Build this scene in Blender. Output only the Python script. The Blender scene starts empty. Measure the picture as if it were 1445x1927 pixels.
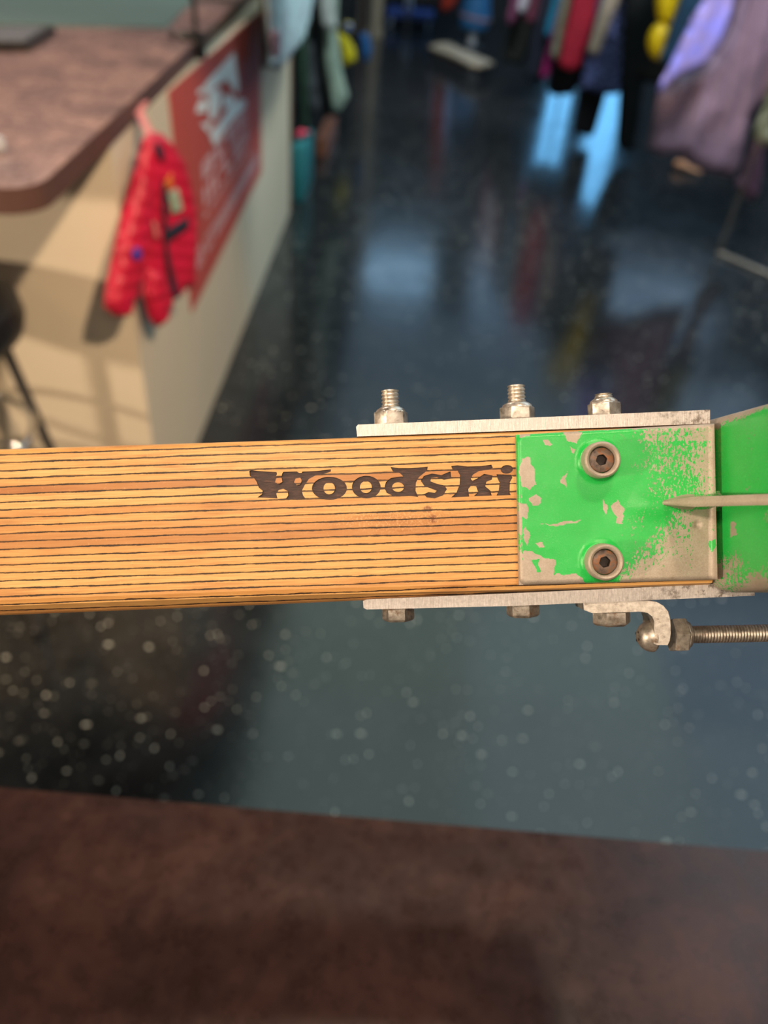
import bpy, bmesh, math, random
import numpy as np
from mathutils import Vector, Matrix, noise as mnoise

# ------------------------------------------------------------------ camera, exposure, world
SC = bpy.context.scene
COL = SC.collection
F, CX, CY = 1445.0, 722.5, 963.5          # focal length and image centre of the 1445x1927 frame
H = 1.55                                   # eye height
R_ = np.array([[0.99450707, 0.10466944, 0.0],
               [0.06788597, -0.6450123, 0.76115086],
               [0.07966923, -0.75696991, -0.64857487]])   # image axes (right, down, forward) in the world
CAM = np.array([0, 0, H])
cd = bpy.data.cameras.new('camera'); cam = bpy.data.objects.new('camera', cd); COL.objects.link(cam)
cd.sensor_fit = 'VERTICAL'; cd.sensor_height = 36; cd.lens = 36 * F / 1927
xa, ya, za = R_ @ [1, 0, 0], R_ @ [0, -1, 0], R_ @ [0, 0, -1]
ROT = Matrix([[xa[i], ya[i], za[i]] for i in range(3)])
cam.matrix_world = Matrix.Translation(Vector(CAM)) @ ROT.to_4x4()
cd.clip_start = 0.01; cd.clip_end = 60
cd.dof.use_dof = True; cd.dof.focus_distance = 0.2165; cd.dof.aperture_fstop = 7.6
SC.camera = cam
SC.view_settings.view_transform = 'Standard'; SC.view_settings.look = 'None'
SC.view_settings.exposure = 0.0; SC.view_settings.gamma = 1.0; SC.view_settings.use_curve_mapping = False
w = bpy.data.worlds.new('world'); SC.world = w; w.use_nodes = True
w.node_tree.nodes['Background'].inputs[0].default_value = (0.5, 0.55, 0.6, 1)
w.node_tree.nodes['Background'].inputs[1].default_value = 0.15

CEIL = 3.2
def spot(name, loc, target, power, color, size=60, radius=0.04, blend=0.4):
    l = bpy.data.lights.new(name, 'SPOT'); l.energy = power; l.color = color
    l.spot_size = math.radians(size); l.spot_blend = blend; l.shadow_soft_size = radius
    o = bpy.data.objects.new(name, l); COL.objects.link(o); o.location = loc
    o.rotation_euler = (Vector(target) - Vector(loc)).to_track_quat('-Z', 'Y').to_euler()
    return o
WARM = (1.0, 0.77, 0.57)
KEY = spot('spot_lamp_light', (-0.30, -1.0, 2.85), (0.0, 0.16, 1.41), 80, WARM, 30, 0.07)
KEY2 = spot('spot_lamp_light', (0.16, 0.30, 2.9), (0.0, 0.16, 1.41), 48, WARM, 30, 0.05)
SIDE = spot('spot_lamp_light', (1.0, -0.15, 2.95), (-1.0, 1.75, 0.45), 500, (1.0, 0.73, 0.48), 34, 0.05)
FILL = spot('added_fill_light', (-4.0, -1.8, 1.9), (-0.8, 1.5, 0.75), 620, (1.0, 0.78, 0.56), 52, 0.12)  # fill added to lift the shade under the counter overhang
TOPL = spot('spot_lamp_light', (-1.6, 3.3, 3.0), (-1.1, 2.0, 1.1), 130, (1.0, 0.82, 0.72), 70, 0.08)
RACK = spot('spot_lamp_light', (1.25, 3.4, 3.05), (1.75, 5.0, 0.5), 330, (0.9, 0.95, 1.0), 80, 0.25)
BACK = spot('spot_lamp_light', (0.2, 6.0, 3.05), (0.0, 9.5, 0.2), 260, (0.9, 0.95, 1.0), 90, 0.25)
LEFT = spot('spot_lamp_light', (0.4, 3.2, 3.05), (-0.6, 4.4, 0.6), 290, (0.9, 1.0, 0.95), 60, 0.25)
# luminous ceiling panels: (name, x0, x1, y0, y1, colour, strength)
PANELS = [
    (-0.75, 0.775, 2.0, 3.475, (0.68, 0.92, 0.88), 1.5), (0.775, 2.325, 2.0, 3.475, (0.66, 0.90, 0.94), 1.9), (2.325, 3.9, 2.0, 3.475, (0.6, 0.85, 1.0), 1.8),
    (-0.75, 0.775, 3.475, 4.9, (0.68, 0.94, 0.84), 1.5), (0.775, 2.325, 3.475, 4.9, (0.66, 0.92, 0.92), 2.0), (2.325, 3.9, 3.475, 4.9, (0.5, 0.75, 1.0), 1.6),
    (-0.7, 1.9, 5.2, 7.8, (0.55, 0.80, 0.95), 0.8), (2.0, 4.4, 5.2, 8.6, (0.5, 0.74, 1.0), 1.3), (-0.7, 1.9, 7.9, 9.7, (0.5, 0.75, 1.0), 0.6),
    (-0.75, 0.35, 10.4, 11.6, (0.38, 0.68, 1.0), 4.2), (0.9, 4.4, 9.75, 11.85, (0.42, 0.68, 1.0), 1.3),
    (1.0, 2.6, 0.7, 1.9, (0.75, 0.88, 1.0), 1.8), (-2.2, -0.6, -2.4, -1.0, (1.0, 0.80, 0.62), 3.4), (0.4, 2.0, -2.4, -1.0, (1.0, 0.80, 0.62), 3.4),  # last two: warm fill panels added behind the camera
]

# ------------------------------------------------------------------ helpers
def ray(px, py):
    v = R_ @ np.array([px - CX, py - CY, F]); return v / np.linalg.norm(v)
def gz(px, py, z=0.0):                      # where the sight line through a pixel meets height z
    r = ray(px, py); t = (z - H) / r[2]; return Vector(CAM + r * t)
def gy(px, py, y):
    r = ray(px, py); t = y / r[1]; return Vector(CAM + r * t)
def gpl(px, py, p0, n):
    r = Vector(ray(px, py)); c = Vector(CAM); t = (Vector(p0) - c).dot(n) / r.dot(n); return c + r * t

def tag(o, label=None, cat=None, group=None, kind=None):
    if label: o['label'] = label
    if cat: o['category'] = cat
    if group: o['group'] = group
    if kind: o['kind'] = kind
    return o
def link(name, me, mat, parent=None, smooth=False):
    if not isinstance(me, bpy.types.Mesh):
        bm = me; me = bpy.data.meshes.new(name); bmesh.ops.recalc_face_normals(bm, faces=bm.faces); bm.to_mesh(me); bm.free()
    o = bpy.data.objects.new(name, me); COL.objects.link(o)
    if mat is not None and not me.materials:
        me.materials.append(mat)
    if smooth:
        me.shade_smooth()
        if smooth != 'all':
            try:
                me.set_sharp_from_angle(angle=math.radians(38))
            except Exception: pass
    if parent: o.parent = parent
    return o
def empty(name, loc, rot=None):
    o = bpy.data.objects.new(name, None); COL.objects.link(o); o.location = loc; o.empty_display_size = 0.05
    if rot is not None: o.rotation_euler = rot.to_euler()
    return o
def NB(): return bmesh.new()
def bevel(bm, width, seg=2, edges=None, ang=30):
    es = edges or [e for e in bm.edges if len(e.link_faces) == 2 and e.calc_face_angle(0) > math.radians(ang)]
    bmesh.ops.bevel(bm, geom=es, offset=width, segments=seg, profile=0.5, affect='EDGES', clamp_overlap=True)
    return bm
def box(bm, p0, p1):
    r = bmesh.ops.create_cube(bm, size=1); a, b = Vector(p0), Vector(p1)
    for v in r['verts']: v.co = Vector(((a[i] + b[i]) / 2 + v.co[i] * (b[i] - a[i]) for i in range(3)))
    return bm
def prism(bm, pts, vec):                    # polygon of 3D points swept by a vector
    vec = Vector(vec); n = len(pts)
    a = [bm.verts.new(Vector(p)) for p in pts]; b = [bm.verts.new(Vector(p) + vec) for p in pts]
    bm.faces.new(a); bm.faces.new(b[::-1])
    for i in range(n): bm.faces.new((a[i], b[i], b[(i + 1) % n], a[(i + 1) % n]))
    return bm
def loft(bm, rings, cap=True, closed=True):
    vs = [[bm.verts.new(Vector(p)) for p in r] for r in rings]; n = len(rings[0])
    for a, b in zip(vs, vs[1:]):
        for i in range(n if closed else n - 1):
            j = (i + 1) % n; bm.faces.new((a[i], a[j], b[j], b[i]))
    if cap: bm.faces.new(vs[0][::-1]); bm.faces.new(vs[-1])
    return bm
def frame(axis):
    a = Vector(axis).normalized(); t = Vector((0, 0, 1)) if abs(a.z) < 0.9 else Vector((1, 0, 0))
    u = a.cross(t).normalized(); return a, u, a.cross(u)
def lathe(bm, org, axis, prof, n=32, phase=0.0, cap=True):   # prof: (radius, height)
    a, u, v = frame(axis); org = Vector(org)
    return loft(bm, [[org + a * h + (u * math.cos(phase + 2 * math.pi * i / n) + v * math.sin(phase + 2 * math.pi * i / n)) * r for i in range(n)] for r, h in prof], cap)
def tube(bm, pts, r, n=12, cap=True):
    pts = [Vector(p) for p in pts]; rings = []
    for i, p in enumerate(pts):
        d = (pts[min(i + 1, len(pts) - 1)] - pts[max(i - 1, 0)]).normalized(); _, u, v = frame(d)
        rr = r[i] if isinstance(r, (list, tuple)) else r
        rings.append([p + (u * math.cos(2 * math.pi * k / n) + v * math.sin(2 * math.pi * k / n)) * rr for k in range(n)])
    return loft(bm, rings, cap)
def ringtube(bm, c, R, r, n=40, m=10, arc=(0, 2 * math.pi)):
    rings = []
    for i in range(n):
        a = 2 * math.pi * i / n
        rings.append([Vector((c[0] + (R + r * math.cos(b)) * math.cos(a), c[1] + (R + r * math.cos(b)) * math.sin(a), c[2] + r * math.sin(b))) for b in [2 * math.pi * k / m for k in range(m)]])
    rings.append(rings[0]); loft(bm, rings, cap=False); bmesh.ops.remove_doubles(bm, verts=bm.verts, dist=1e-5); return bm

# ------------------------------------------------------------------ materials
class N:                                    # terse node builder
    def __init__(s, name):
        s.m = bpy.data.materials.new(name); s.m.use_nodes = True; s.t = s.m.node_tree
        s.b = s.t.nodes['Principled BSDF']; s.out = s.t.nodes['Material Output']
    def put(s, sock, v):
        if isinstance(v, bpy.types.NodeSocket): s.t.links.new(v, sock)
        elif isinstance(v, tuple) and len(v) == 3 and sock.type == 'RGBA': sock.default_value = (*v, 1)
        else: sock.default_value = v
    def set(s, **k):
        for n, v in k.items(): s.put(s.b.inputs[n.replace('_', ' ')], v)
        return s
    def co(s, which='Object', scale=(1, 1, 1), rot=(0, 0, 0), loc=(0, 0, 0)):
        tc = s.t.nodes.new('ShaderNodeTexCoord'); mp = s.t.nodes.new('ShaderNodeMapping')
        mp.inputs['Scale'].default_value = scale; mp.inputs['Rotation'].default_value = rot; mp.inputs['Location'].default_value = loc
        s.t.links.new(tc.outputs[which], mp.inputs[0]); return mp.outputs[0]
    def noise(s, vec, scale, detail=4, rough=0.55, dist=0, out='Fac'):
        n = s.t.nodes.new('ShaderNodeTexNoise'); s.put(n.inputs['Vector'], vec); s.put(n.inputs['Scale'], float(scale))
        n.inputs['Detail'].default_value = detail; n.inputs['Roughness'].default_value = rough; n.inputs['Distortion'].default_value = dist
        return n.outputs[out]
    def vor(s, vec, scale, out='Distance', rnd=1):
        n = s.t.nodes.new('ShaderNodeTexVoronoi'); s.put(n.inputs['Vector'], vec); n.inputs['Scale'].default_value = scale
        n.inputs['Randomness'].default_value = rnd; return n.outputs[out]
    def m_(s, op, a, b=0.0, c=0.0, clamp=False):
        n = s.t.nodes.new('ShaderNodeMath'); n.operation = op; n.use_clamp = clamp
        for i, v in enumerate((a, b, c)): s.put(n.inputs[i], v)
        return n.outputs[0]
    def xyz(s, vec):
        n = s.t.nodes.new('ShaderNodeSeparateXYZ'); s.put(n.inputs[0], vec); return n.outputs
    def comb(s, x, y, z):
        n = s.t.nodes.new('ShaderNodeCombineXYZ')
        for i, v in enumerate((x, y, z)): s.put(n.inputs[i], v)
        return n.outputs[0]
    def white(s, v):
        n = s.t.nodes.new('ShaderNodeTexWhiteNoise'); n.noise_dimensions = '1D'; s.put(n.inputs['W'], v); return n.outputs['Value']
    def rng(s, v, a, b, c=0.0, d=1.0, smooth=False):
        n = s.t.nodes.new('ShaderNodeMapRange'); n.clamp = True
        if smooth: n.interpolation_type = 'SMOOTHSTEP'
        for i, x in enumerate((v, a, b, c, d)): s.put(n.inputs[i], x)
        return n.outputs[0]
    def ramp(s, f, stops):
        n = s.t.nodes.new('ShaderNodeValToRGB'); e = n.color_ramp.elements
        while len(e) < len(stops): e.new(0.5)
        for k, (p, c) in zip(e, stops): k.position = p; k.color = (*c, 1)
        s.put(n.inputs[0], f); return n.outputs[0]
    def mix(s, f, a, b, mode='MIX'):
        n = s.t.nodes.new('ShaderNodeMix'); n.data_type = 'RGBA'; n.blend_type = mode
        s.put(n.inputs[0], f); s.put(n.inputs[6], a); s.put(n.inputs[7], b); return n.outputs[2]
    def attr(s, name):
        n = s.t.nodes.new('ShaderNodeAttribute'); n.attribute_name = name; return n.outputs['Fac']
    def bump(s, h, strength=0.3, dist=0.001):
        n = s.t.nodes.new('ShaderNodeBump'); n.inputs['Strength'].default_value = strength; n.inputs['Distance'].default_value = dist
        s.put(n.inputs['Height'], h); s.t.links.new(n.outputs[0], s.b.inputs['Normal']); return s

def plain(name, col, rough=0.6, metal=0.0, var=0.12, scale=30, bump=0.0, spec=0.5, sheen=0.0):
    n = N(name); v = n.co(); f = n.noise(v, scale, 4)
    n.set(Base_Color=n.mix(f, tuple(c * (1 - var) for c in col), tuple(min(1, c * (1 + var)) for c in col)), Roughness=rough, Metallic=metal)
    n.b.inputs['Specular IOR Level'].default_value = spec
    if sheen: n.b.inputs['Sheen Weight'].default_value = sheen
    if bump: n.bump(f, bump, 0.004)
    return n.m
def emis(name, col, s):
    n = N(name); n.set(Base_Color=(0.8, 0.8, 0.8), Emission_Color=col, Emission_Strength=s, Roughness=0.5); return n.m

SLOPE = math.atan(0.0365)                  # the ski runs slightly up to the right in its own frame
def wood_mat():
    n = N('laminated_wood'); v = n.co(rot=(0, 0, -SLOPE)); X, Y, Z = n.xyz(v)
    warp = n.m_('MULTIPLY', n.m_('SUBTRACT', n.noise(n.comb(n.m_('MULTIPLY', X, 40.0), n.m_('MULTIPLY', Y, 300.0), Z), 1.0, 5, 0.7), 0.5), 0.0011)
    q = n.m_('DIVIDE', n.m_('ADD', Y, warp), 0.00222)
    cell = n.m_('FLOOR', q); fr = n.m_('FRACT', q)
    rnd = n.white(cell)
    tone = n.ramp(rnd, [(0.0, (0.52, 0.235, 0.08)), (0.15, (0.68, 0.35, 0.115)), (0.6, (0.78, 0.44, 0.15)), (1.0, (0.84, 0.51, 0.19))])
    gv = n.comb(n.m_('MULTIPLY', X, 90.0), n.m_('MULTIPLY', Y, 2600.0), n.m_('MULTIPLY', cell, 3.7))
    grain = n.noise(gv, 1.0, 5, 0.6)
    tone = n.mix(n.rng(grain, 0.35, 0.75, 0.0, 0.55), tone, (0.42, 0.17, 0.045))
    big = n.noise(n.comb(n.m_('MULTIPLY', X, 22.0), n.m_('MULTIPLY', Y, 170.0), Z), 1.0, 4, 0.6)
    tone = n.mix(n.rng(big, 0.52, 0.72, 0.0, 0.6), tone, (0.36, 0.12, 0.035))
    tone = n.mix(n.rng(n.noise(v, 900, 3), 0.62, 0.8, 0.0, 0.35), tone, (0.85, 0.55, 0.22))
    d = n.m_('ABSOLUTE', n.m_('SUBTRACT', fr, 0.5))                      # 0.5 at the glue line
    wv = n.noise(n.comb(n.m_('MULTIPLY', X, 190.0), n.m_('MULTIPLY', cell, 5.3), 0.0), 1.0, 5, 0.75)
    wid = n.rng(wv, 0.3, 0.72, 0.03, 0.13)
    edge = n.m_('SUBTRACT', 0.5, d)
    line = n.rng(n.m_('SUBTRACT', edge, wid), -0.02, 0.03, 1.0, 0.0)
    fade = n.rng(n.noise(n.comb(n.m_('MULTIPLY', X, 60.0), n.m_('MULTIPLY', cell, 9.1), 3.0), 1.0, 3), 0.3, 0.5, 0.75, 1.0)
    line = n.m_('MULTIPLY', line, fade)
    dash = n.noise(n.comb(n.m_('MULTIPLY', X, 500.0), n.m_('MULTIPLY', Y, 5200.0), 0.0), 1.0, 4, 0.6)
    speck = n.m_('MULTIPLY', n.rng(dash, 0.68, 0.74, 0.0, 0.6), n.rng(n.noise(v, 60, 2), 0.45, 0.6))
    # small brown stain under the lettering and a scuffed area around it
    def blob(px, py, rx, ry):
        x0, y0 = (px - CX) * S, -(py - CY) * S; c, s_ = math.cos(-SLOPE), math.sin(-SLOPE)
        bx, by = c * x0 - s_ * y0, s_ * x0 + c * y0
        a = n.m_('POWER', n.m_('DIVIDE', n.m_('SUBTRACT', X, bx), rx * S), 2.0); b = n.m_('POWER', n.m_('DIVIDE', n.m_('SUBTRACT', Y, by), ry * S), 2.0)
        return n.m_('SQRT', n.m_('ADD', a, b))
    st = n.rng(n.m_('ADD', n.m_('MINIMUM', blob(804, 958, 11, 8), blob(814, 976, 9, 9)), n.m_('MULTIPLY', n.noise(v, 1100, 3), 0.9)), 0.95, 1.5, 0.75, 0.0)
    col = n.mix(st, tone, (0.17, 0.045, 0.02))
    sc = n.m_('MULTIPLY', n.rng(blob(740, 972, 140, 34), 0.5, 1.1, 1.0, 0.0), n.rng(n.noise(v, 1500, 5, 0.7), 0.5, 0.62, 0.0, 0.55))
    col = n.mix(sc, col, (0.80, 0.50, 0.24))
    col = n.mix(n.m_('MAXIMUM', line, speck), col, (0.035, 0.02, 0.012))
    n.set(Base_Color=col, Roughness=n.rng(grain, 0.3, 0.7, 0.33, 0.55))
    n.b.inputs['Coat Weight'].default_value = 0.08; n.b.inputs['Coat Roughness'].default_value = 0.3; n.b.inputs['Specular IOR Level'].default_value = 0.3
    n.bump(n.m_('SUBTRACT', n.m_('MULTIPLY', grain, 0.25), line), 0.5, 0.0004)
    return n.m
S = 0.00015                                 # metres per pixel at the wood's front face
D0 = F * S
def burnt_mat():
    n = N('burnt_wood'); v = n.co(rot=(0, 0, -SLOPE), scale=(1, 5, 1)); f = n.noise(v, 350, 5, 0.7)
    n.set(Base_Color=n.ramp(f, [(0.3, (0.022, 0.011, 0.009)), (0.55, (0.062, 0.028, 0.020)), (0.75, (0.15, 0.065, 0.042))]), Roughness=0.42)
    n.bump(f, 0.5, 0.0004); return n.m
def alu_mat():
    n = N('cut_aluminium'); v = n.co(rot=(0, 0, -SLOPE)); 
    st = n.noise(n.co(rot=(0, 0, -SLOPE), scale=(14, 1, 1)), 260, 5, 0.7); sp = n.noise(v, 1400, 4, 0.7)
    col = n.ramp(n.m_('ADD', n.m_('MULTIPLY', st, 0.6), n.m_('MULTIPLY', sp, 0.4)), [(0.3, (0.32, 0.295, 0.285)), (0.5, (0.52, 0.49, 0.47)), (0.68, (0.74, 0.70, 0.68))])
    X = n.xyz(n.co())[0]
    dirt = n.m_('MULTIPLY', n.rng(X, (1150 - CX) * S, (1330 - CX) * S, 0, 1), n.rng(n.noise(v, 420, 5, 0.75), 0.5, 0.62, 0.0, 0.85))
    col = n.mix(dirt, col, (0.09, 0.065, 0.045))
    n.set(Base_Color=col, Metallic=0.4, Roughness=n.rng(sp, 0.3, 0.7, 0.3, 0.5)); n.bump(st, 0.35, 0.0002)
    return n.m
def steel_mat(name='worn_steel', dark=1.0, rust=0.3, rough=0.33):
    n = N(name); v = n.co(); f = n.noise(v, 500, 5, 0.7)
    col = n.ramp(f, [(0.3, tuple(dark * c for c in (0.36, 0.32, 0.27))), (0.5, tuple(dark * c for c in (0.62, 0.57, 0.50))), (0.7, tuple(dark * c for c in (0.82, 0.78, 0.70)))])
    r = n.rng(n.noise(v, 260, 5, 0.75), 0.66 - rust * 0.3, 0.8 - rust * 0.3, 0, 0.8)
    n.set(Base_Color=n.mix(r, col, (0.17, 0.085, 0.035)), Metallic=n.rng(r, 0, 1, 0.8, 0.2), Roughness=n.rng(f, 0.3, 0.7, rough - 0.08, rough + 0.12)); n.bump(f, 0.25, 0.0003)
    return n.m
def rust_mat():
    n = N('rusty_steel'); v = n.co(); f = n.noise(v, 420, 5, 0.7)
    n.set(Base_Color=n.ramp(f, [(0.3, (0.05, 0.035, 0.03)), (0.48, (0.17, 0.125, 0.10)), (0.6, (0.26, 0.10, 0.035)), (0.75, (0.42, 0.33, 0.27))]), Metallic=0.3, Roughness=0.5); n.bump(f, 0.5, 0.0004)
    return n.m
def paint_mat():
    n = N('chipped_green_paint'); v = n.co(); g = n.attr('green')
    f1 = n.noise(n.co(scale=(1.9, 1, 1)), 900, 6, 0.72, 0.2); f2 = n.noise(v, 150, 4, 0.6)
    t = n.m_('ADD', n.m_('MULTIPLY', f1, 0.82), n.m_('MULTIPLY', f2, 0.18))
    mask = n.rng(n.m_('ADD', n.m_('SUBTRACT', g, 0.5), n.m_('MULTIPLY', n.m_('SUBTRACT', t, 0.5), 2.6)), -0.03, 0.03)
    fine = n.noise(v, 2200, 4, 0.7)
    green = n.mix(n.noise(v, 90, 4), (0.010, 0.42, 0.055), (0.035, 0.60, 0.11))
    metal = n.ramp(n.m_('ADD', n.m_('MULTIPLY', f2, 0.5), n.m_('MULTIPLY', fine, 0.5)), [(0.3, (0.33, 0.27, 0.205)), (0.55, (0.47, 0.405, 0.335)), (0.75, (0.58, 0.51, 0.43))])
    n.set(Base_Color=n.mix(mask, metal, green), Roughness=n.rng(mask, 0, 1, 0.5, n.rng(fine, 0.3, 0.7, 0.16, 0.32)), Metallic=n.rng(mask, 0, 1, 0.25, 0.0))
    n.bump(n.m_('ADD', n.m_('MULTIPLY', mask, 0.8), n.m_('MULTIPLY', fine, 0.6)), 0.4, 0.0003)
    return n.m
def floor_mat():
    n = N('black_speckled_floor'); v = n.co()
    def specks(scale, th, keep, stretch, rot, off):
        vv = n.co(scale=stretch, rot=(0, 0, rot), loc=off); d = n.vor(vv, scale); c = n.vor(vv, scale, 'Color')
        cr = n.xyz(c)
        rad = n.rng(cr[1], 0, 1, th * 0.45, th)
        on = n.m_('MULTIPLY', n.rng(n.m_('SUBTRACT', d, rad), -0.03, 0.03, 1, 0), n.m_('GREATER_THAN', cr[0], keep))
        return n.m_('MULTIPLY', on, n.rng(cr[2], 0, 1, 0.25, 1.0))
    a = specks(26, 0.20, 0.66, (1, 1.5, 1), 0.5, (0, 0, 0)); b = specks(36, 0.2, 0.6, (1.6, 1, 1), 1.3, (3, 1, 0)); c = specks(70, 0.25, 0.55, (1, 1.4, 1), 0.2, (7, 2, 0))
    f = n.noise(v, 9, 6, 0.7)
    base = n.ramp(f, [(0.3, (0.006, 0.007, 0.008)), (0.7, (0.018, 0.020, 0.022))])
    m = n.m_('MAXIMUM', n.m_('MAXIMUM', n.m_('MULTIPLY', a, 0.9), b), n.m_('MULTIPLY', c, 0.22))
    n.set(Base_Color=n.mix(m, base, (0.62, 0.60, 0.52)), Roughness=n.rng(n.noise(v, 3, 4), 0.3, 0.7, 0.13, 0.2)); n.b.inputs['IOR'].default_value = 1.6
    n.bump(n.noise(v, 6, 3), 0.05, 0.01)
    return n.m
def laminate_mat(name='mottled_laminate_dim', k=1.0, tint=(1, 1, 1)):
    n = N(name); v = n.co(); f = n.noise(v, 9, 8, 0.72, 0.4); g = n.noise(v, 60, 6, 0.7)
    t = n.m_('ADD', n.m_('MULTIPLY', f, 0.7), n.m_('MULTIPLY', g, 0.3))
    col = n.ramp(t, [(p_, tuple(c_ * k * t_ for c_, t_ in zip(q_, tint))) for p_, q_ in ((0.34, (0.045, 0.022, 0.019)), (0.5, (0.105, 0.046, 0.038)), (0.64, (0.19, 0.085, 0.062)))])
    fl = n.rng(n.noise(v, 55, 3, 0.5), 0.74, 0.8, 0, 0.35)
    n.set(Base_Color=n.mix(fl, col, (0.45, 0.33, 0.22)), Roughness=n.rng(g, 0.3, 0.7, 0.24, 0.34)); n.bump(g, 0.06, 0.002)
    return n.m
def fabric(name, c1, c2=None, scale=25, rough=0.75, thr=(0.45, 0.55), bump=0.3, spec=0.35):
    n = N(name); v = n.co(); f = n.noise(v, scale, 4, 0.6); c2 = c2 or tuple(x * 0.75 for x in c1)
    n.set(Base_Color=n.mix(n.rng(f, *thr), c1, c2), Roughness=rough); n.b.inputs['Specular IOR Level'].default_value = spec
    n.bump(n.noise(v, 45, 4), bump, 0.01); return n.m

M = dict(wood=wood_mat(), burnt=burnt_mat(), alu=alu_mat(), steel=steel_mat(), head=steel_mat('dull_steel', 0.72, 0.5, 0.38), rod=steel_mat('threaded_steel', 0.62, 0.25, 0.35),
         rust=rust_mat(), paint=paint_mat(), floor=floor_mat(), lam=laminate_mat(k=0.31), lam2=laminate_mat('mottled_laminate_lit', 2.6, (0.93, 1.28, 1.45)),  # lam and lam2: one laminate, the difference in light put into the colour
         beige=plain('beige_paint', (0.58, 0.505, 0.39), 0.6, var=0.05, scale=4), chrome=plain('chrome', (0.75, 0.74, 0.72), 0.14, 1.0, 0.05),
         black=plain('black_plastic', (0.012, 0.012, 0.013), 0.4), dark=plain('dark_paint', (0.03, 0.032, 0.036), 0.6), trimwood=plain('brown_edge_trim', (0.20, 0.10, 0.05), 0.5),
         white=plain('white_ink', (0.70, 0.76, 0.80), 0.6, var=0.05), pink=plain('pale_pink_ink', (0.62, 0.42, 0.46), 0.6), posterred=plain('red_poster_paper', (0.46, 0.075, 0.058), 0.5, var=0.08, scale=8),
         void=plain('dark_socket', (0.02, 0.013, 0.01), 0.7))

# ------------------------------------------------------------------ setting
def plane_struct(name, pts, thick, mat):
    a, b, c = (Vector(pts[i]) for i in range(3)); nrm = (b - a).cross(c - a).normalized()
    bm = prism(NB(), pts, nrm * thick); return tag(link(name, bm, mat), kind='structure')
X0, X1, Y0, Y1 = -4.2, 5.0, -3.0, 12.0
wallm = plain('grey_wall_paint', (0.10, 0.105, 0.11), 0.8); warmwall = plain('cream_wall_paint', (0.55, 0.47, 0.38), 0.8)
plane_struct('floor', [(X0, Y0, 0), (X0, Y1, 0), (X1, Y1, 0), (X1, Y0, 0)], 0.1, M['floor'])
plane_struct('ceiling', [(X0, Y0, CEIL), (X1, Y0, CEIL), (X1, Y1, CEIL), (X0, Y1, CEIL)], 0.1, plain('dark_ceiling_paint', (0.07, 0.075, 0.08), 0.8))
plane_struct('wall_far', [(X0, Y1, 0), (X0, Y1, CEIL), (X1, Y1, CEIL), (X1, Y1, 0)], 0.1, plain('black_wall_paint', (0.015, 0.016, 0.018), 0.8))
plane_struct('wall_left', [(X0, Y0, 0), (X0, Y0, CEIL), (X0, Y1, CEIL), (X0, Y1, 0)], 0.1, wallm)
plane_struct('wall_right', [(X1, Y0, 0), (X1, Y1, 0), (X1, Y1, CEIL), (X1, Y0, CEIL)], 0.1, wallm)
plane_struct('wall_behind', [(X0, Y0, 0), (X1, Y0, 0), (X1, Y0, CEIL), (X0, Y0, CEIL)], 0.1, warmwall)
glass = emis('daylit_glass', (0.12, 0.52, 1.0), 3.4)
for i, (x0, x1, z0, z1) in enumerate([(1.66, 1.98, 0.55, 2.1), (2.28, 2.72, 0.45, 2.4), (0.0, 0.3, 0.95, 2.0)]):
    wn = tag(empty('window_%d' % (i + 1), ((x0 + x1) / 2, Y1 - 0.03, z0)), kind='structure')
    bm = NB()
    for a, b in (((x0 - .05, z0 - .05), (x0, z1 + .05)), ((x1, z0 - .05), (x1 + .05, z1 + .05)), ((x0, z0 - .05), (x1, z0)), ((x0, z1), (x1, z1 + .05))):
        box(bm, (a[0] - wn.location.x, -0.04, a[1] - z0), (b[0] - wn.location.x, 0.03, b[1] - z0))
    link('window_frame', bm, M['dark'], wn)
    g = glass if i < 2 else emis('dim_daylit_glass', (0.15, 0.42, 1.0), 0.8)
    link('pane', box(NB(), (x0 - wn.location.x, 0, 0), (x1 - wn.location.x, 0.02, z1 - z0)), g, wn)
PLAB = ['%s light panel in the %s row of the dark shop ceiling' % (a, b) for a, b in (
    ('pale teal', 'first aisle'), ('middle pale', 'first aisle'), ('rightmost', 'first aisle'), ('pale green', 'second aisle'), ('brightest pale', 'second aisle'), ('rightmost blue', 'second aisle'),
    ('large dim', 'third aisle'), ('large blue', 'third aisle right'), ('dim blue', 'fourth aisle'), ('bright blue', 'last aisle'), ('wide dim blue', 'last aisle'),
    ('cool white', 'near-counter'), ('left warm added-fill', 'rearmost, behind the camera,'), ('right warm added-fill', 'rearmost, behind the camera,'))]
for i, (x0, x1, y0, y1, c, s) in enumerate(PANELS):
    e = tag(empty('ceiling_panel_light', ((x0 + x1) / 2, (y0 + y1) / 2, CEIL)), PLAB[i], 'ceiling light', 'ceiling panel lights')
    hx, hy = (x1 - x0) / 2, (y1 - y0) / 2
    link('diffuser', box(NB(), (-hx + .006, -hy + .006, -0.03), (hx - .006, hy - .006, -0.005)), emis('panel_glow', c, s), e)
    bm = NB()
    for a, b in (((-hx, -hy), (-hx + .006, hy)), ((hx - .006, -hy), (hx, hy)), ((-hx + .006, -hy), (hx - .006, -hy + .006)), ((-hx + .006, hy - .006), (hx - .006, hy))):
        box(bm, (a[0], a[1], -0.035), (b[0], b[1], 0))
    link('frame', bm, M['dark'], e)
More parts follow.
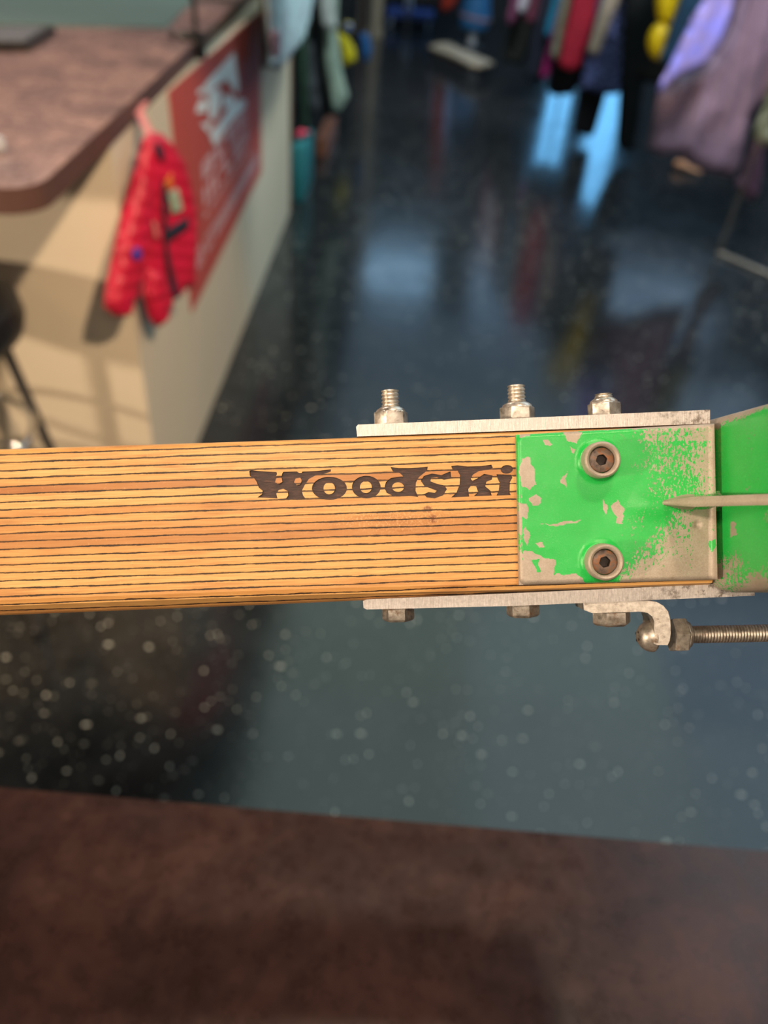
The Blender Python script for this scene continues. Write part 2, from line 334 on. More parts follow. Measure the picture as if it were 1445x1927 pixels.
for l, lab in ((KEY, 'behind the camera, aimed at the roller ski'), (KEY2, 'straight above the roller ski'), (SIDE, 'aimed at the stool and counter front'), (TOPL, 'over the left countertop'),
               (RACK, 'over the purple jackets'), (BACK, 'aimed at the far platform'), (LEFT, 'aimed at the poster side of the counter')):
    e = tag(empty('spot_lamp', (l.location.x, l.location.y, CEIL)), 'small black ceiling spot lamp ' + lab, 'spot lamp', 'ceiling spot lamps')
    d = (l.rotation_euler.to_matrix() @ Vector((0, 0, -1)))
    p = l.location - e.location
    link('stem', tube(NB(), [(0, 0, 0), p - d * 0.11], 0.008), M['black'], e)
    link('shade', lathe(NB(), p - d * 0.12, d, [(0.03, 0), (0.045, 0.03), (0.055, 0.11), (0.052, 0.11), (0.042, 0.03), (0.028, 0.004)], 24), M['black'], e, True)

wl = tag(empty('added_fill_lamp', (X0, -1.8, 1.9)), 'added warm fill lamp on the left wall behind the camera', 'wall lamp')  # out-of-view fixture made up to carry the fill light
fd = FILL.rotation_euler.to_matrix() @ Vector((0, 0, -1)); lp = Vector((0.2, 0, 0))
link('bracket', tube(tube(NB(), [(0.002, 0, 0), (0.02, 0, 0)], 0.05, 24), [(0.02, 0, 0), lp - fd * 0.1], 0.01), M['black'], wl, True)
link('shade', lathe(NB(), lp - fd * 0.12, fd, [(0.05, 0), (0.12, 0.03), (0.16, 0.11), (0.157, 0.11), (0.115, 0.034), (0.045, 0.005)], 28), M['black'], wl, True)
# ------------------------------------------------------------------ roller ski (foreground)
SKI = tag(empty('roller_ski', Vector(CAM) - Vector(za) * D0, ROT), 'laminated wooden roller ski with chipped green metal fork bracket, held in front of the shop', 'roller ski')
def P(px, py, wv=0.0):
    k = (F - wv) / F; return Vector(((px - CX) * k * S, -(py - CY) * k * S, wv * S))
WC = -82                                    # depth of the bolts' centre line
# wooden shaft: lofted section with a round-over on top and a wide chamfer below
rings = []
for px, yt, yc, yb in ((-700, 868, 1150, 1181), (-20, 846, 1130, 1158), (520, 829, 1110, 1137), (975, 813, 1098, 1117), (1342, 800, 1085, 1106)):
    t = P(px, yt, -8).y; c = P(px, yc, 0).y; b = P(px, yb, -42).y; x = P(px, 0, 0).x
    s = S
    rings.append([(x, t - 9 * s, 0), (x, c, 0), (x, c - 12 * s, -5 * s), (x, b + 4 * s, -34 * s), (x, b, -45 * s), (x, b, -158 * s), (x, b + 8 * s, -166 * s), (x, t - 8 * s, -166 * s), (x, t, -158 * s), (x, t, -9 * s), (x, t - 3 * s, -3 * s)])
sh = link('shaft_blank', loft(NB(), rings), M['wood'])
sh.data.materials.append(M['burnt'])
def tr(pts): return [(440 + x / 2.58, 850 + y / 2.58) for x, y in pts]
def ell(cx, cy, rx, ry, n=28, rot=0.0):
    return [(cx + rx * math.cos(a) * math.cos(rot) - ry * math.sin(a) * math.sin(rot), cy + rx * math.cos(a) * math.sin(rot) + ry * math.sin(a) * math.cos(rot)) for a in [2 * math.pi * i / n for i in range(n)]]
LET = [
    ([(75, 94), (84, 90), (130, 95), (207, 99), (210, 108), (203, 122), (232, 122), (234, 108), (240, 98), (306, 96), (316, 103), (330, 103), (332, 97), (400, 94), (472, 86), (470, 97), (440, 107), (395, 116), (365, 132), (345, 160), (330, 190), (336, 212), (347, 227), (252, 230), (264, 212), (262, 192), (240, 180), (218, 186), (206, 204), (212, 227), (115, 222), (138, 205), (140, 190), (122, 175), (110, 145), (98, 128), (78, 118)],
     [[(206, 128), (232, 126), (236, 146), (218, 158), (200, 148)], [(300, 130), (322, 126), (330, 140), (322, 160), (305, 163), (292, 148)]]),
    (ell(464, 178, 85, 56), [ell(463, 178, 28, 29)]),
    (ell(643, 172, 70, 55), [ell(641, 172, 29, 29)]),
    ([(760, 74), (800, 80), (860, 80), (942, 73), (938, 92), (900, 122), (884, 150), (882, 190), (895, 220), (850, 214), (815, 217), (775, 216), (742, 200), (731, 176), (738, 148), (762, 128), (800, 122), (822, 120), (806, 104), (772, 96)], [ell(797, 172, 29, 23)]),
    ([(1030, 104), (1052, 96), (1056, 130), (1020, 137), (985, 124), (958, 128), (954, 144), (985, 156), (1022, 164), (1034, 182), (1016, 212), (975, 227), (936, 222), (922, 206), (945, 196), (975, 200), (985, 190), (960, 180), (925, 167), (908, 142), (922, 118), (962, 106), (1008, 114)], []),
    ([(1055, 70), (1085, 66), (1135, 72), (1200, 70), (1250, 63), (1257, 78), (1235, 88), (1190, 94), (1160, 112), (1150, 132), (1158, 141), (1182, 130), (1215, 108), (1256, 116), (1252, 136), (1226, 146), (1220, 168), (1244, 188), (1252, 213), (1165, 216), (1186, 196), (1176, 168), (1152, 164), (1138, 182), (1142, 218), (1055, 222), (1080, 200), (1096, 160), (1098, 115), (1085, 90), (1060, 84)], []),
    (ell(1325, 86, 30, 21, rot=-0.1), []),
    ([(1275, 110), (1345, 112), (1352, 126), (1340, 148), (1338, 198), (1344, 211), (1275, 213), (1286, 188), (1290, 150), (1280, 130)], []),
]
from mathutils.geometry import tessellate_polygon
def letter_bm(outer, holes, w0, w1):
    bm = NB(); loops = [[P(x, y, 0) for x, y in tr(outer)]] + [[P(x, y, 0) for x, y in tr(h)] for h in holes]
    flat = [p for l in loops for p in l]
    A = [bm.verts.new((p.x, p.y, w1 * S)) for p in flat]; B = [bm.verts.new((p.x, p.y, w0 * S)) for p in flat]
    for t in tessellate_polygon(loops):
        bm.faces.new([A[i] for i in t]); bm.faces.new([B[i] for i in reversed(t)])
    k = 0
    for l in loops:
        n = len(l)
        for i in range(n): bm.faces.new((A[k + i], B[k + i], B[k + (i + 1) % n], A[k + (i + 1) % n]))
        k += n
    bmesh.ops.recalc_face_normals(bm, faces=bm.faces); return bm
cut = []
for outer, holes in LET:
    me = bpy.data.meshes.new('cut'); letter_bm(outer, holes, -5, 12).to_mesh(me); me.materials.append(M['wood']); me.materials.append(M['burnt'])
    for p in me.polygons: p.material_index = 1
    co = bpy.data.objects.new('cut', me); COL.objects.link(co); cut.append(co)
    md = sh.modifiers.new('b', 'BOOLEAN'); md.operation = 'DIFFERENCE'; md.solver = 'EXACT'; md.object = co
dg = bpy.context.evaluated_depsgraph_get(); dg.update()
me = bpy.data.meshes.new_from_object(sh.evaluated_get(dg)); 
for o in cut + [sh]: bpy.data.objects.remove(o)
shaft = link('wooden_shaft', me, None, SKI)
shaft['label'] = 'laminated wood shaft with burnt-in lettering'

# aluminium side plates
def plate(front, wf, wb):
    bm = prism(NB(), [P(x, y, wf) for x, y in front], (0, 0, (wb - wf) * S)); bevel(bm, 2.2 * S, 2); return bm
link('side_plate', plate([(670, 803), (674, 799), (974, 787), (1336, 771), (1336, 797), (974, 810.5), (672, 821.5)], -6, -160), M['alu'], SKI, True)
link('side_plate', plate([(683, 1131), (690, 1128), (974, 1116), (1350, 1099), (1420, 1096), (1420, 1121), (974, 1140), (690, 1147), (684, 1144)], -22, -160), M['alu'], SKI, True)

def thread(bm, p0, p1, r, pitch, n=20, tip=True):      # ridged rod
    p0, p1 = Vector(p0), Vector(p1); L = (p1 - p0).length; prof = []; h = 0
    while h < L:
        prof += [(r * 0.86, h), (r, h + pitch * 0.35), (r, h + pitch * 0.6)]; h += pitch
    prof = [(a, min(b, L)) for a, b in prof] + [(r * 0.8, L + 1e-5)]
    return lathe(bm, p0, p1 - p0, prof, n)
upd = Vector((math.sin(-SLOPE) * -1 * -1, math.cos(SLOPE), 0)).normalized()
upd = Vector((-math.sin(SLOPE), math.cos(SLOPE), 0))
k_ = (F - WC) / F
for (nx, yb, yt, rx, rt_, rr, ph) in ((736, 800, 767, 33, 735, 17, 0.25), (973.5, 790, 758, 33.5, 725, 17, 0.05), (1137, 784, 750, 31, 742, 16.5, 0.55)):
    bolt = tag(empty('bolt', (0, 0, 0)), None); bolt.parent = SKI
    b0, b1, b2 = P(nx, yb, WC), P(nx, yt, WC), P(nx, rt_, WC); R = rx * S * k_; L = (b1 - b0).length
    bm = lathe(NB(), b0, upd, [(R, 0), (R, L * 0.66), (R * 0.97, L * 0.74)], 6, ph)
    lathe(bm, b0 + upd * L * 0.5, upd, [(R * 0.80, 0), (R * 0.86, L * 0.2), (R * 0.80, L * 0.36), (R * 0.66, L * 0.46), (R * 0.56, L * 0.52)], 28)
    bevel(bm, 1.3 * S, 2, [e for e in bm.edges if e.calc_length() > L * 0.5 and len(e.link_faces) == 2])
    link('lock_nut', bm, M['steel'], bolt, True)
    link('threaded_end', thread(NB(), b0 + upd * L * 0.8, b0 + upd * (b2 - b0).length, rr * S * k_ * 0.98, 7.2 * S), M['steel'], bolt, True)
for (nx, yt, yb, rx, ph) in ((748.5, 1140, 1168, 30.5, 0.12), (983, 1130, 1160, 31, 0.3), (1150, 1150, 1176, 35, 0.0)):
    b0, b1 = P(nx, yt, WC), P(nx, yb, WC); R = rx * S * k_; L = (b1 - b0).length
    bm = lathe(NB(), b0, -upd, [(R, 0), (R, L * 0.8), (R * 0.97, L * 0.88), (R * 0.84, L)], 6, ph)
    bevel(bm, 1.5 * S, 2); link('bolt_head', bm, M['head'], SKI, True)

# bent steel strap, adjusting screw
LK = empty('brake_linkage', (0, 0, 0)); LK.parent = SKI
prof = [(1097, 1134), (1180, 1131), (1222, 1130.5), (1236, 1133), (1248, 1140), (1257, 1151), (1261, 1166), (1262, 1190), (1260, 1206), (1256, 1214), (1236, 1214), (1230, 1211), (1231, 1190), (1231, 1170), (1227, 1160), (1218, 1153), (1205, 1151), (1115, 1154), (1099, 1148)]
bm = prism(NB(), [P(x, y, -52) for x, y in prof], (0, 0, -66 * S)); bevel(bm, 1.6 * S, 2); link('bent_strap', bm, M['steel'], LK, True)
ax = Vector((math.cos(0.02), math.sin(0.02), 0)); c = P(1229, 1197, WC)
q = S * k_
bm = lathe(NB(), c, -ax, [(26 * q, -3 * q), (29.5 * q, 1 * q), (29.5 * q, 7 * q), (27 * q, 15 * q), (21 * q, 23 * q), (12 * q, 29 * q), (4 * q, 31 * q)], 36)
hd = link('pan_head_screw', bm, M['head'], LK, True)
bm = NB()
for a in (0.5, 0.5 + math.pi / 2):
    d = Vector((0, math.cos(a), math.sin(a))); e = d.cross(ax)
    cc = c - ax * 31 * q; pts = [cc + d * 11 * q + e * 2.2 * q, cc + d * 11 * q - e * 2.2 * q, cc - d * 11 * q - e * 2.2 * q, cc - d * 11 * q + e * 2.2 * q]
    prism(bm, [p + ax * 0.8 * q for p in pts], ax * 9 * q)
link('cross_slot', bm, M['void'], hd)
c2 = P(1262, 1195, WC)
bm = lathe(NB(), c2, ax, [(32 * q, 0), (34 * q, 3 * q), (34 * q, 24 * q), (31 * q, 27 * q)], 6, 0.32); bevel(bm, 1.8 * S, 2)
lathe(bm, c2 + ax * 20 * q, ax, [(27 * q, 0), (28 * q, 8 * q), (24 * q, 14 * q), (18 * q, 17 * q)], 30)
link('lock_nut', bm, M['steel'], LK, True)
link('threaded_rod', thread(NB(), c2 + ax * 15 * q, c2 + ax * 260 * q, 16.5 * q, 5.6 * q), M['rod'], LK, True)

# green casting: base plate as a dense relief, upright wall, gusset rib, two screw bosses
def blobdist(x, y, cx, cy, rx, ry): return math.hypot((x - cx) / rx, (y - cy) / ry)
def pol(pts): return [(960 + x / 2.98, 740 + y / 2.98) for x, y in pts]
GREY = [pol(p) for p in (
    [(72, 880), (125, 890), (200, 932), (256, 935), (242, 1012), (300, 1018), (370, 1012), (425, 1062), (425, 1090), (40, 1090), (55, 1000)],
    [(62, 368), (110, 358), (128, 420), (146, 515), (110, 542), (72, 530), (48, 440)],
    [(45, 615), (95, 625), (110, 660), (90, 705), (60, 690)], [(108, 590), (150, 570), (172, 590), (160, 625), (120, 632)],
    [(142, 838), (180, 835), (186, 862), (155, 872)], [(325, 440), (292, 465), (282, 500), (312, 535), (318, 510), (305, 480)],
    [(178, 262), (215, 266), (235, 288), (200, 290)], [(300, 215), (405, 215), (370, 280), (318, 268)], [(520, 590), (548, 640), (538, 682), (520, 650)],
    [(170, 735), (250, 745), (330, 735), (400, 708), (330, 718), (250, 735)], [(560, 640), (600, 600), (640, 650), (600, 700)], [(600, 680), (625, 660), (630, 730), (600, 725)],
    [(60, 205), (120, 215), (110, 235), (50, 250)], [(80, 740), (110, 800), (95, 860), (75, 800)], [(1235, 720), (1262, 730), (1270, 800), (1240, 800)], [(330, 300), (370, 320), (350, 340)])]
GRN = [pol(p) for p in ([(118, 935), (165, 925), (160, 960), (175, 1000), (150, 1005)], [(1110, 830), (1150, 820), (1155, 860), (1125, 890)])]
def inside(pts, x, y):
    r = False; n = len(pts); j = n - 1
    for i in range(n):
        xi, yi = pts[i]; xj, yj = pts[j]
        if (yi > y) != (yj > y) and x < (xj - xi) * (y - yi) / (yj - yi) + xi: r = not r
        j = i
    return r
def lerp(a, b, t): t = max(0, min(1, t)); return a + (b - a) * t
def greenness(px, py, wall=False):
    jx = px + 3.5 * mnoise.noise(Vector((px * 0.09, py * 0.09, 1))); jy = py + 3.5 * mnoise.noise(Vector((px * 0.09, py * 0.09, 7)))
    for g in GRN:
        if inside(g, jx, jy): return 1.4
    for g in GREY:
        if inside(g, jx, jy): return -0.5
    n1 = mnoise.noise(Vector((px * 0.02, py * 0.02, 3)))
    if wall:
        top = 812 - (px - 1345) * 0.42
        if py < top: return lerp(-0.3, 0.9, (py - top + 22) / 26)
        if py < 925: return 1.35 if px < 1400 else 0.85 + n1 * 0.5
        if py < 1040: return 0.95 + n1
        return lerp(0.75, 0.36, (py - 1040) / 60) + n1 * 0.5
    edge_t = 0.028 * (1340 - px) + 797
    if py < edge_t + 6 and px > 1000: return -0.1 + n1
    if px < 983 and 930 < py: return 0.45 + n1
    t = (px - 1150 - 22 * n1) / 75
    if py < 935: v = 1.35 if t < -0.15 else lerp(0.98, 0.58, (t + 0.15) * 0.6); v -= 0.22 * max(0, (px - 1290) / 50) + (0.12 if py < 830 else 0)
    else: v = 1.35 if t + (py - 1000) / 200 < 0 else lerp(0.95, 0.44, t * 0.6 + (py - 1000) / 200); v -= max(0, (py - 1030) / 60) * 0.28 * (1 if px > 1165 else 0)
    if px > 1250 and py > 965: v -= 0.05
    if px > 1305 and 935 < py: v -= 0.22
    return v + n1 * 0.16
BOSS = ((1125, 867), (1131, 1056))         # where the bosses meet the plate
def make_casting():
    bm = NB(); gl = bm.verts.layers.float.new('green')
    nx, ny = 250, 190; W0 = 20
    grid = []
    for j in range(ny + 1):
        row = []
        for i in range(nx + 1):
            s, t = i / nx, j / ny
            xl = lerp(971, 977, t); xr = lerp(1344, 1350, t); px = xl + (xr - xl) * s
            yt = 818 + (797 - 818) * s; yb = 1101 + (1091 - 1101) * s; py = yt + (yb - yt) * t
            dx = px - xl; dy = min(py - yt, yb - py); wz = W0
            if dx < 14 and dy < 14:                                       # round corner
                d = max(0.0, 14 - math.hypot(14 - dx, 14 - dy))
            else: d = min(dx, dy)
            if d < 9: wz -= 9 - math.sqrt(max(0, 81 - (9 - d) ** 2))
            for bx, by in BOSS:
                r = math.hypot(px - bx, py - by) - 34
                if r < 12: wz += 5 * (1 - max(0, r) / 12) ** 2
            wz -= 4.0 * math.exp(-((px - 1135) / 60) ** 2 - ((py - 960) / 40) ** 2)     # shallow saddle between the bosses
            wz += 5 * math.exp(-((px - 1230) / 45) ** 2) * math.exp(-((py - 952) / 22) ** 2)
            if px > 1332: wz += ((px - 1332) / 14) ** 2 * 10
            r = math.hypot(px - 1311, py - 987); wz -= 5 * math.exp(-(r / 6) ** 2)
            wz += 0.35 * mnoise.noise(Vector((px * 0.05, py * 0.05, 0)))
            v = bm.verts.new(P(px, py, wz)); v[gl] = greenness(px, py); row.append(v)
        grid.append(row)
    for a, b in zip(grid, grid[1:]):
        for i in range(nx): bm.faces.new((a[i], b[i], b[i + 1], a[i + 1]))
    rim = [grid[0][i] for i in range(nx + 1)] + [grid[j][nx] for j in range(1, ny + 1)] + [grid[ny][i] for i in range(nx - 1, -1, -1)] + [grid[j][0] for j in range(ny - 1, 0, -1)]
    low = []
    for v in rim:
        u = bm.verts.new((v.co.x, v.co.y, 0.3 * S)); u[gl] = -0.2; low.append(u)
    for i in range(len(rim)): bm.faces.new((rim[i], rim[(i + 1) % len(rim)], low[(i + 1) % len(rim)], low[i]))
    bm.faces.new(low)
    # upright wall: rounded rectangle swept toward the viewer
    levels = [-120, -60, -10, 14] + [20 + 5 * i for i in range(53)]
    prev = None
    for wz in levels:
        xw = 1347 + 2.5 * max(0, (wz - 20)) / 60; tw = 170; tt = (max(wz, 20) - 20) / 260
        yt = 781 - 2 * tt; yb = 1113 - 34 * tt; rad = 26; ring = []
        for (cx_, cy_, a0) in ((xw + rad, yb - rad, 0.5), (xw + rad, yt + rad, 1.0), (xw + tw, yt + rad, 1.5), (xw + tw, yb - rad, 0.0)):
            for k in range(9):
                a = (a0 + 0.5 * k / 8) * math.pi; rr = rad
                ring.append((cx_ + rr * math.cos(a), cy_ + rr * math.sin(a)))
            if a0 == 0.5:
                ring += [(xw, yb - rad - (yb - yt - 2 * rad) * k / 100) for k in range(1, 100)]
        cur = []
        for x, y in ring:
            p = P(x, y, 0); p.z = wz * S; p.x -= 0.0
            v = bm.verts.new(p); kk = F / (F - wz); v[gl] = greenness(CX + (x - CX) * kk, CY + (y - CY) * kk, True); cur.append(v)
        if prev:
            for i in range(len(cur)): bm.faces.new((prev[i], prev[(i + 1) % len(cur)], cur[(i + 1) % len(cur)], cur[i]))
        else: bm.faces.new(cur[::-1])
        prev = cur
    bm.faces.new(prev)
    # gusset rib
    secs = []
    for i in range(41):
        t = i / 40; x = 1232 + 122 * t; top = 14 + 220 * t ** 1.05; yc = 946.5 - 3.5 * t
        hw = 2.5 + 6.5 * min(1, t * 3) ; fl = 10 * min(1, t * 2.5) * 1.0
        ring = []
        for (dy, wz) in ((-hw - fl, 16), (-hw - fl * .35, 22), (-hw, 32 if top > 36 else top), (-hw, top - 4), (-hw * .6, top), (0, top + 1.5), (hw * .6, top), (hw, top - 4), (hw, 32 if top > 36 else top), (hw + fl * .35, 22), (hw + fl, 16)):
            p = P(x, yc + dy, 0); p.z = wz * S; v = bm.verts.new(p); kk = F / (F - wz)
            edge = abs(dy) <= hw and wz >= top - 5
            v[gl] = -0.4 if edge else (0.55 if t > 0.5 else 0.0); ring.append(v)
        secs.append(ring)
    for a, b in zip(secs, secs[1:]):
        for i in range(10): bm.faces.new((a[i], a[i + 1], b[i + 1], b[i]))
    bm.faces.new(secs[0])
    return bm
cast = link('fork_bracket', make_casting(), M['paint'], SKI, True)
cast['label'] = 'green painted cast metal fork bracket with chipped paint'
for (bx, by) in BOSS:
    c0 = P(bx, by, 18); HB = 34 * S; R = 33.5 * S
    bm = NB(); gl = bm.verts.layers.float.new('green')
    lathe(bm, c0, (0, 0, 1), [(R + 2.5 * S, 0), (R + 0.8 * S, 4 * S), (R, 8 * S), (R, HB - 5 * S), (R - 1.5 * S, HB - 1.5 * S), (R - 4 * S, HB), (R - 7 * S, HB - 1 * S), (R - 9 * S, HB - 4 * S), (R - 9.5 * S, HB - 30 * S), (2 * S, HB - 30 * S)], 56)
    for v in bm.verts: h = (v.co.z - c0.z) / S; v[gl] = 1.0 if h < 6 else (0.25 if h < 24 else -0.4)
    boss = link('screw_boss', bm, M['paint'], cast, True)
    boss['label'] = 'raised round boss with a worn bare rim'
    scr = NB(); r = 22.5 * S; n = 36; z1 = HB - 10 * S; a6 = 0.25
    outer = [c0 + Vector((r * math.cos(2 * math.pi * i / n), r * math.sin(2 * math.pi * i / n), z1 - 1.5 * S)) for i in range(n)]
    mid = [c0 + Vector((r * .9 * math.cos(2 * math.pi * i / n), r * .9 * math.sin(2 * math.pi * i / n), z1)) for i in range(n)]
    def hexp(rad, z): 
        out = []
        for i in range(n):
            a = 2 * math.pi * i / n; m = (a - a6) % (math.pi / 3) - math.pi / 6; rr = rad * math.cos(math.pi / 6) / math.cos(m); out.append(c0 + Vector((rr * math.cos(a), rr * math.sin(a), z)))
        return out
    base = [c0 + Vector((r * math.cos(2 * math.pi * i / n), r * math.sin(2 * math.pi * i / n), HB - 20 * S)) for i in range(n)]
    loft(scr, [base, outer, mid, hexp(11 * S, z1), hexp(10 * S, z1 - 9 * S)])
    for f in scr.faces:
        c_ = f.calc_center_median() - c0
        if math.hypot(c_.x, c_.y) < 10.8 * S: f.material_index = 1
    s_ = link('socket_screw', scr, M['rust'], cast, True); s_.data.materials.append(M['void']); s_['label'] = 'rusty socket screw sunk in the boss'

# ------------------------------------------------------------------ near counter under the camera
e0, e1 = gz(0, 1482, 1.1), gz(1445, 1602, 1.1); dr = (e1 - e0).normalized()
a, b = e0 - dr * 1.3, e1 + dr * 1.2
bm = prism(NB(), [a, b, b + Vector((0, -1.0, 0)), a + Vector((0, -1.0, 0))], (0, 0, -0.04)); bevel(bm, 0.003, 3)
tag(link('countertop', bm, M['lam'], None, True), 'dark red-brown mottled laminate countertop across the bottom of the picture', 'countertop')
bm = prism(NB(), [a + Vector((.05, -.08, -.04)), b + Vector((-.05, -.08, -.04)), b + Vector((-.05, -.9, -.04)), a + Vector((.05, -.9, -.04))], (0, 0, -1.06)); bevel(bm, 0.004, 2)
tag(link('counter_cabinet', bm, M['beige']), 'beige counter base under the dark red-brown countertop nearest the camera', 'counter')

# ------------------------------------------------------------------ left service counter
A = gz(309, 990, 0); B = gz(545, 400, 0); sd = (B - A).normalized(); sn = Vector((sd.y, -sd.x, 0))   # side face direction and outward normal
W_ = 1.5
cb = tag(empty('service_counter', A), 'beige painted service counter on the left, red poster on its side', 'counter')
def L_(p): return Vector(p) - A
fl = -sn
bm = prism(NB(), [Vector((0, 0, 0)), L_(B), L_(B) + fl * W_, fl * W_], (0, 0, 1.057)); bevel(bm, 0.004, 2); link('body', bm, M['beige'], cb, True)
bm = NB(); p = L_(B) + sd * 0.002; prism(bm, [p + sn * 0.006, p + sd * 0.02 + sn * 0.006, p + sd * 0.02 + fl * 0.1, p + fl * 0.1], (0, 0, 1.057)); link('edge_trim', bm, M['trimwood'], cb)
t1 = gz(70, 354, 1.1); t2 = gz(446, 6, 1.1); td = (t2 - t1).normalized()
corner = t1 + td * -0.02; far = t1 + td * ((B.y + 0.1 - t1.y) / td.y); fx = Vector((-1, 0.0, 0))
cr = 0.07; arc = []
for i in range(9):
    a_ = i / 8 * math.pi / 2; arc.append(corner + fx * cr + td * cr - fx * cr * math.cos(a_) * 1.0 - td * cr * math.sin(a_))
pts = [far] + arc + [Vector((-2.4, arc[-1].y, 1.1)), Vector((-2.4, far.y, 1.1))]
bm = prism(NB(), pts, (0, 0, -0.042)); bevel(bm, 0.006, 3, ang=50)
bm.normal_update()
for f in bm.faces: f.material_index = 1 if abs(f.normal.z) < 0.4 else 0
lt = link('countertop', bm, M['lam2'], None, True); lt.data.materials.append(plain('dark_brown_edge', (0.085, 0.042, 0.034), 0.45))  # upright edge faces a darker brown than the top
tag(lt, 'rosy brown laminate countertop with rounded corner on the left service counter', 'countertop')
# bracing post under the overhang keeps to the body: nothing visible in the photo

# red poster on the side face
PO = [gpl(x, y, A + sn * 0.004, sn) for x, y in ((318, 172), (490, 22), (492, 322), (362, 588))]
ps = tag(empty('poster', PO[3]), 'red poster with white lettering taped to the side of the service counter', 'poster')
bm = prism(NB(), [p - PO[3] for p in PO], -sn * 0.003); link('sheet', bm, M['posterred'], ps)
def pink_poly(pts, off=0.0012):
    return [gpl(x, y, A + sn * (0.004 + off), sn) - PO[3] for x, y in pts]
def b1(pts): return [(320 + x / 6.42, 20 + y / 6.42) for x, y in pts]
bm = NB()
for poly in ([(775, 500), (600, 690), (450, 850), (400, 930), (455, 1010), (560, 900), (690, 830), (800, 1000), (832, 930), (800, 700)],
             [(540, 1640), (500, 1560), (480, 1470), (600, 1350), (680, 1230), (700, 1140), (800, 1120), (815, 1060), (920, 1080), (905, 1160), (780, 1290), (650, 1460)],
             [(400, 930), (340, 960), (330, 1010), (430, 1000)], [(380, 1060), (330, 1150), (315, 1240), (430, 1220), (450, 1100)], [(370, 1370), (470, 1480), (480, 1340)],
             [(455, 1010), (600, 920), (620, 1100), (560, 1280), (480, 1340)], [(640, 1040), (740, 1010), (790, 1110), (690, 1140), (640, 1200)]):
    prism(bm, pink_poly(b1(poly)), sn * 0.0006)
link('logo', bm, M['white'], ps)
# rows of blocky letter strokes in the sheet's own plane
def zat(px, py): q_ = gpl(px, py, A + sn * 0.005, sn); return (q_ - A).dot(sd), q_.z
s0, _ = zat(378, 330); s1, _ = zat(468, 300)
rnd = random.Random(4); bm = NB()
def row(sa, sb, z0, z1, n):
    wd = (sb - sa) / n
    for i in range(n):
        a0 = sa + wd * (i + 0.1); a1 = sa + wd * (i + 0.88); t = wd * 0.26; hz = (z1 - z0) * 0.2
        strokes = [(a0, a0 + t, z0, z1)]
        if rnd.random() < 0.7: strokes.append((a0, a1, z1 - hz, z1))
        if rnd.random() < 0.6: strokes.append((a0, a1, z0, z0 + hz))
        if rnd.random() < 0.6: strokes.append((a0, a1, (z0 + z1 - hz) / 2, (z0 + z1 + hz) / 2))
        if rnd.random() < 0.6: strokes.append((a1 - t, a1, z0, z1))
        for x0, x1, y0, y1 in strokes:
            q0 = A + sn * 0.0053 - PO[3]
            prism(bm, [q0 + sd * x0 + Vector((0, 0, y0)), q0 + sd * x1 + Vector((0, 0, y0)), q0 + sd * x1 + Vector((0, 0, y1)), q0 + sd * x0 + Vector((0, 0, y1))], sn * 0.0006)
za_, zb_, zc_, zd_ = zat(378, 310)[1], zat(380, 352)[1], zat(382, 398)[1], zat(384, 428)[1]
row(s0, s1, zb_ + .01, za_, 4); row(s0, s1, zc_ + .01, zb_ - .01, 5)
row(s0, s1, zd_ + .02, zc_ - .01, 9)
ss0, zz0 = zat(368, 500); ss1, zz1 = zat(484, 300)
row(ss0, ss1, zz0 - .02, zz0 + .035, 16)
link('lettering', bm, M['pink'], ps)

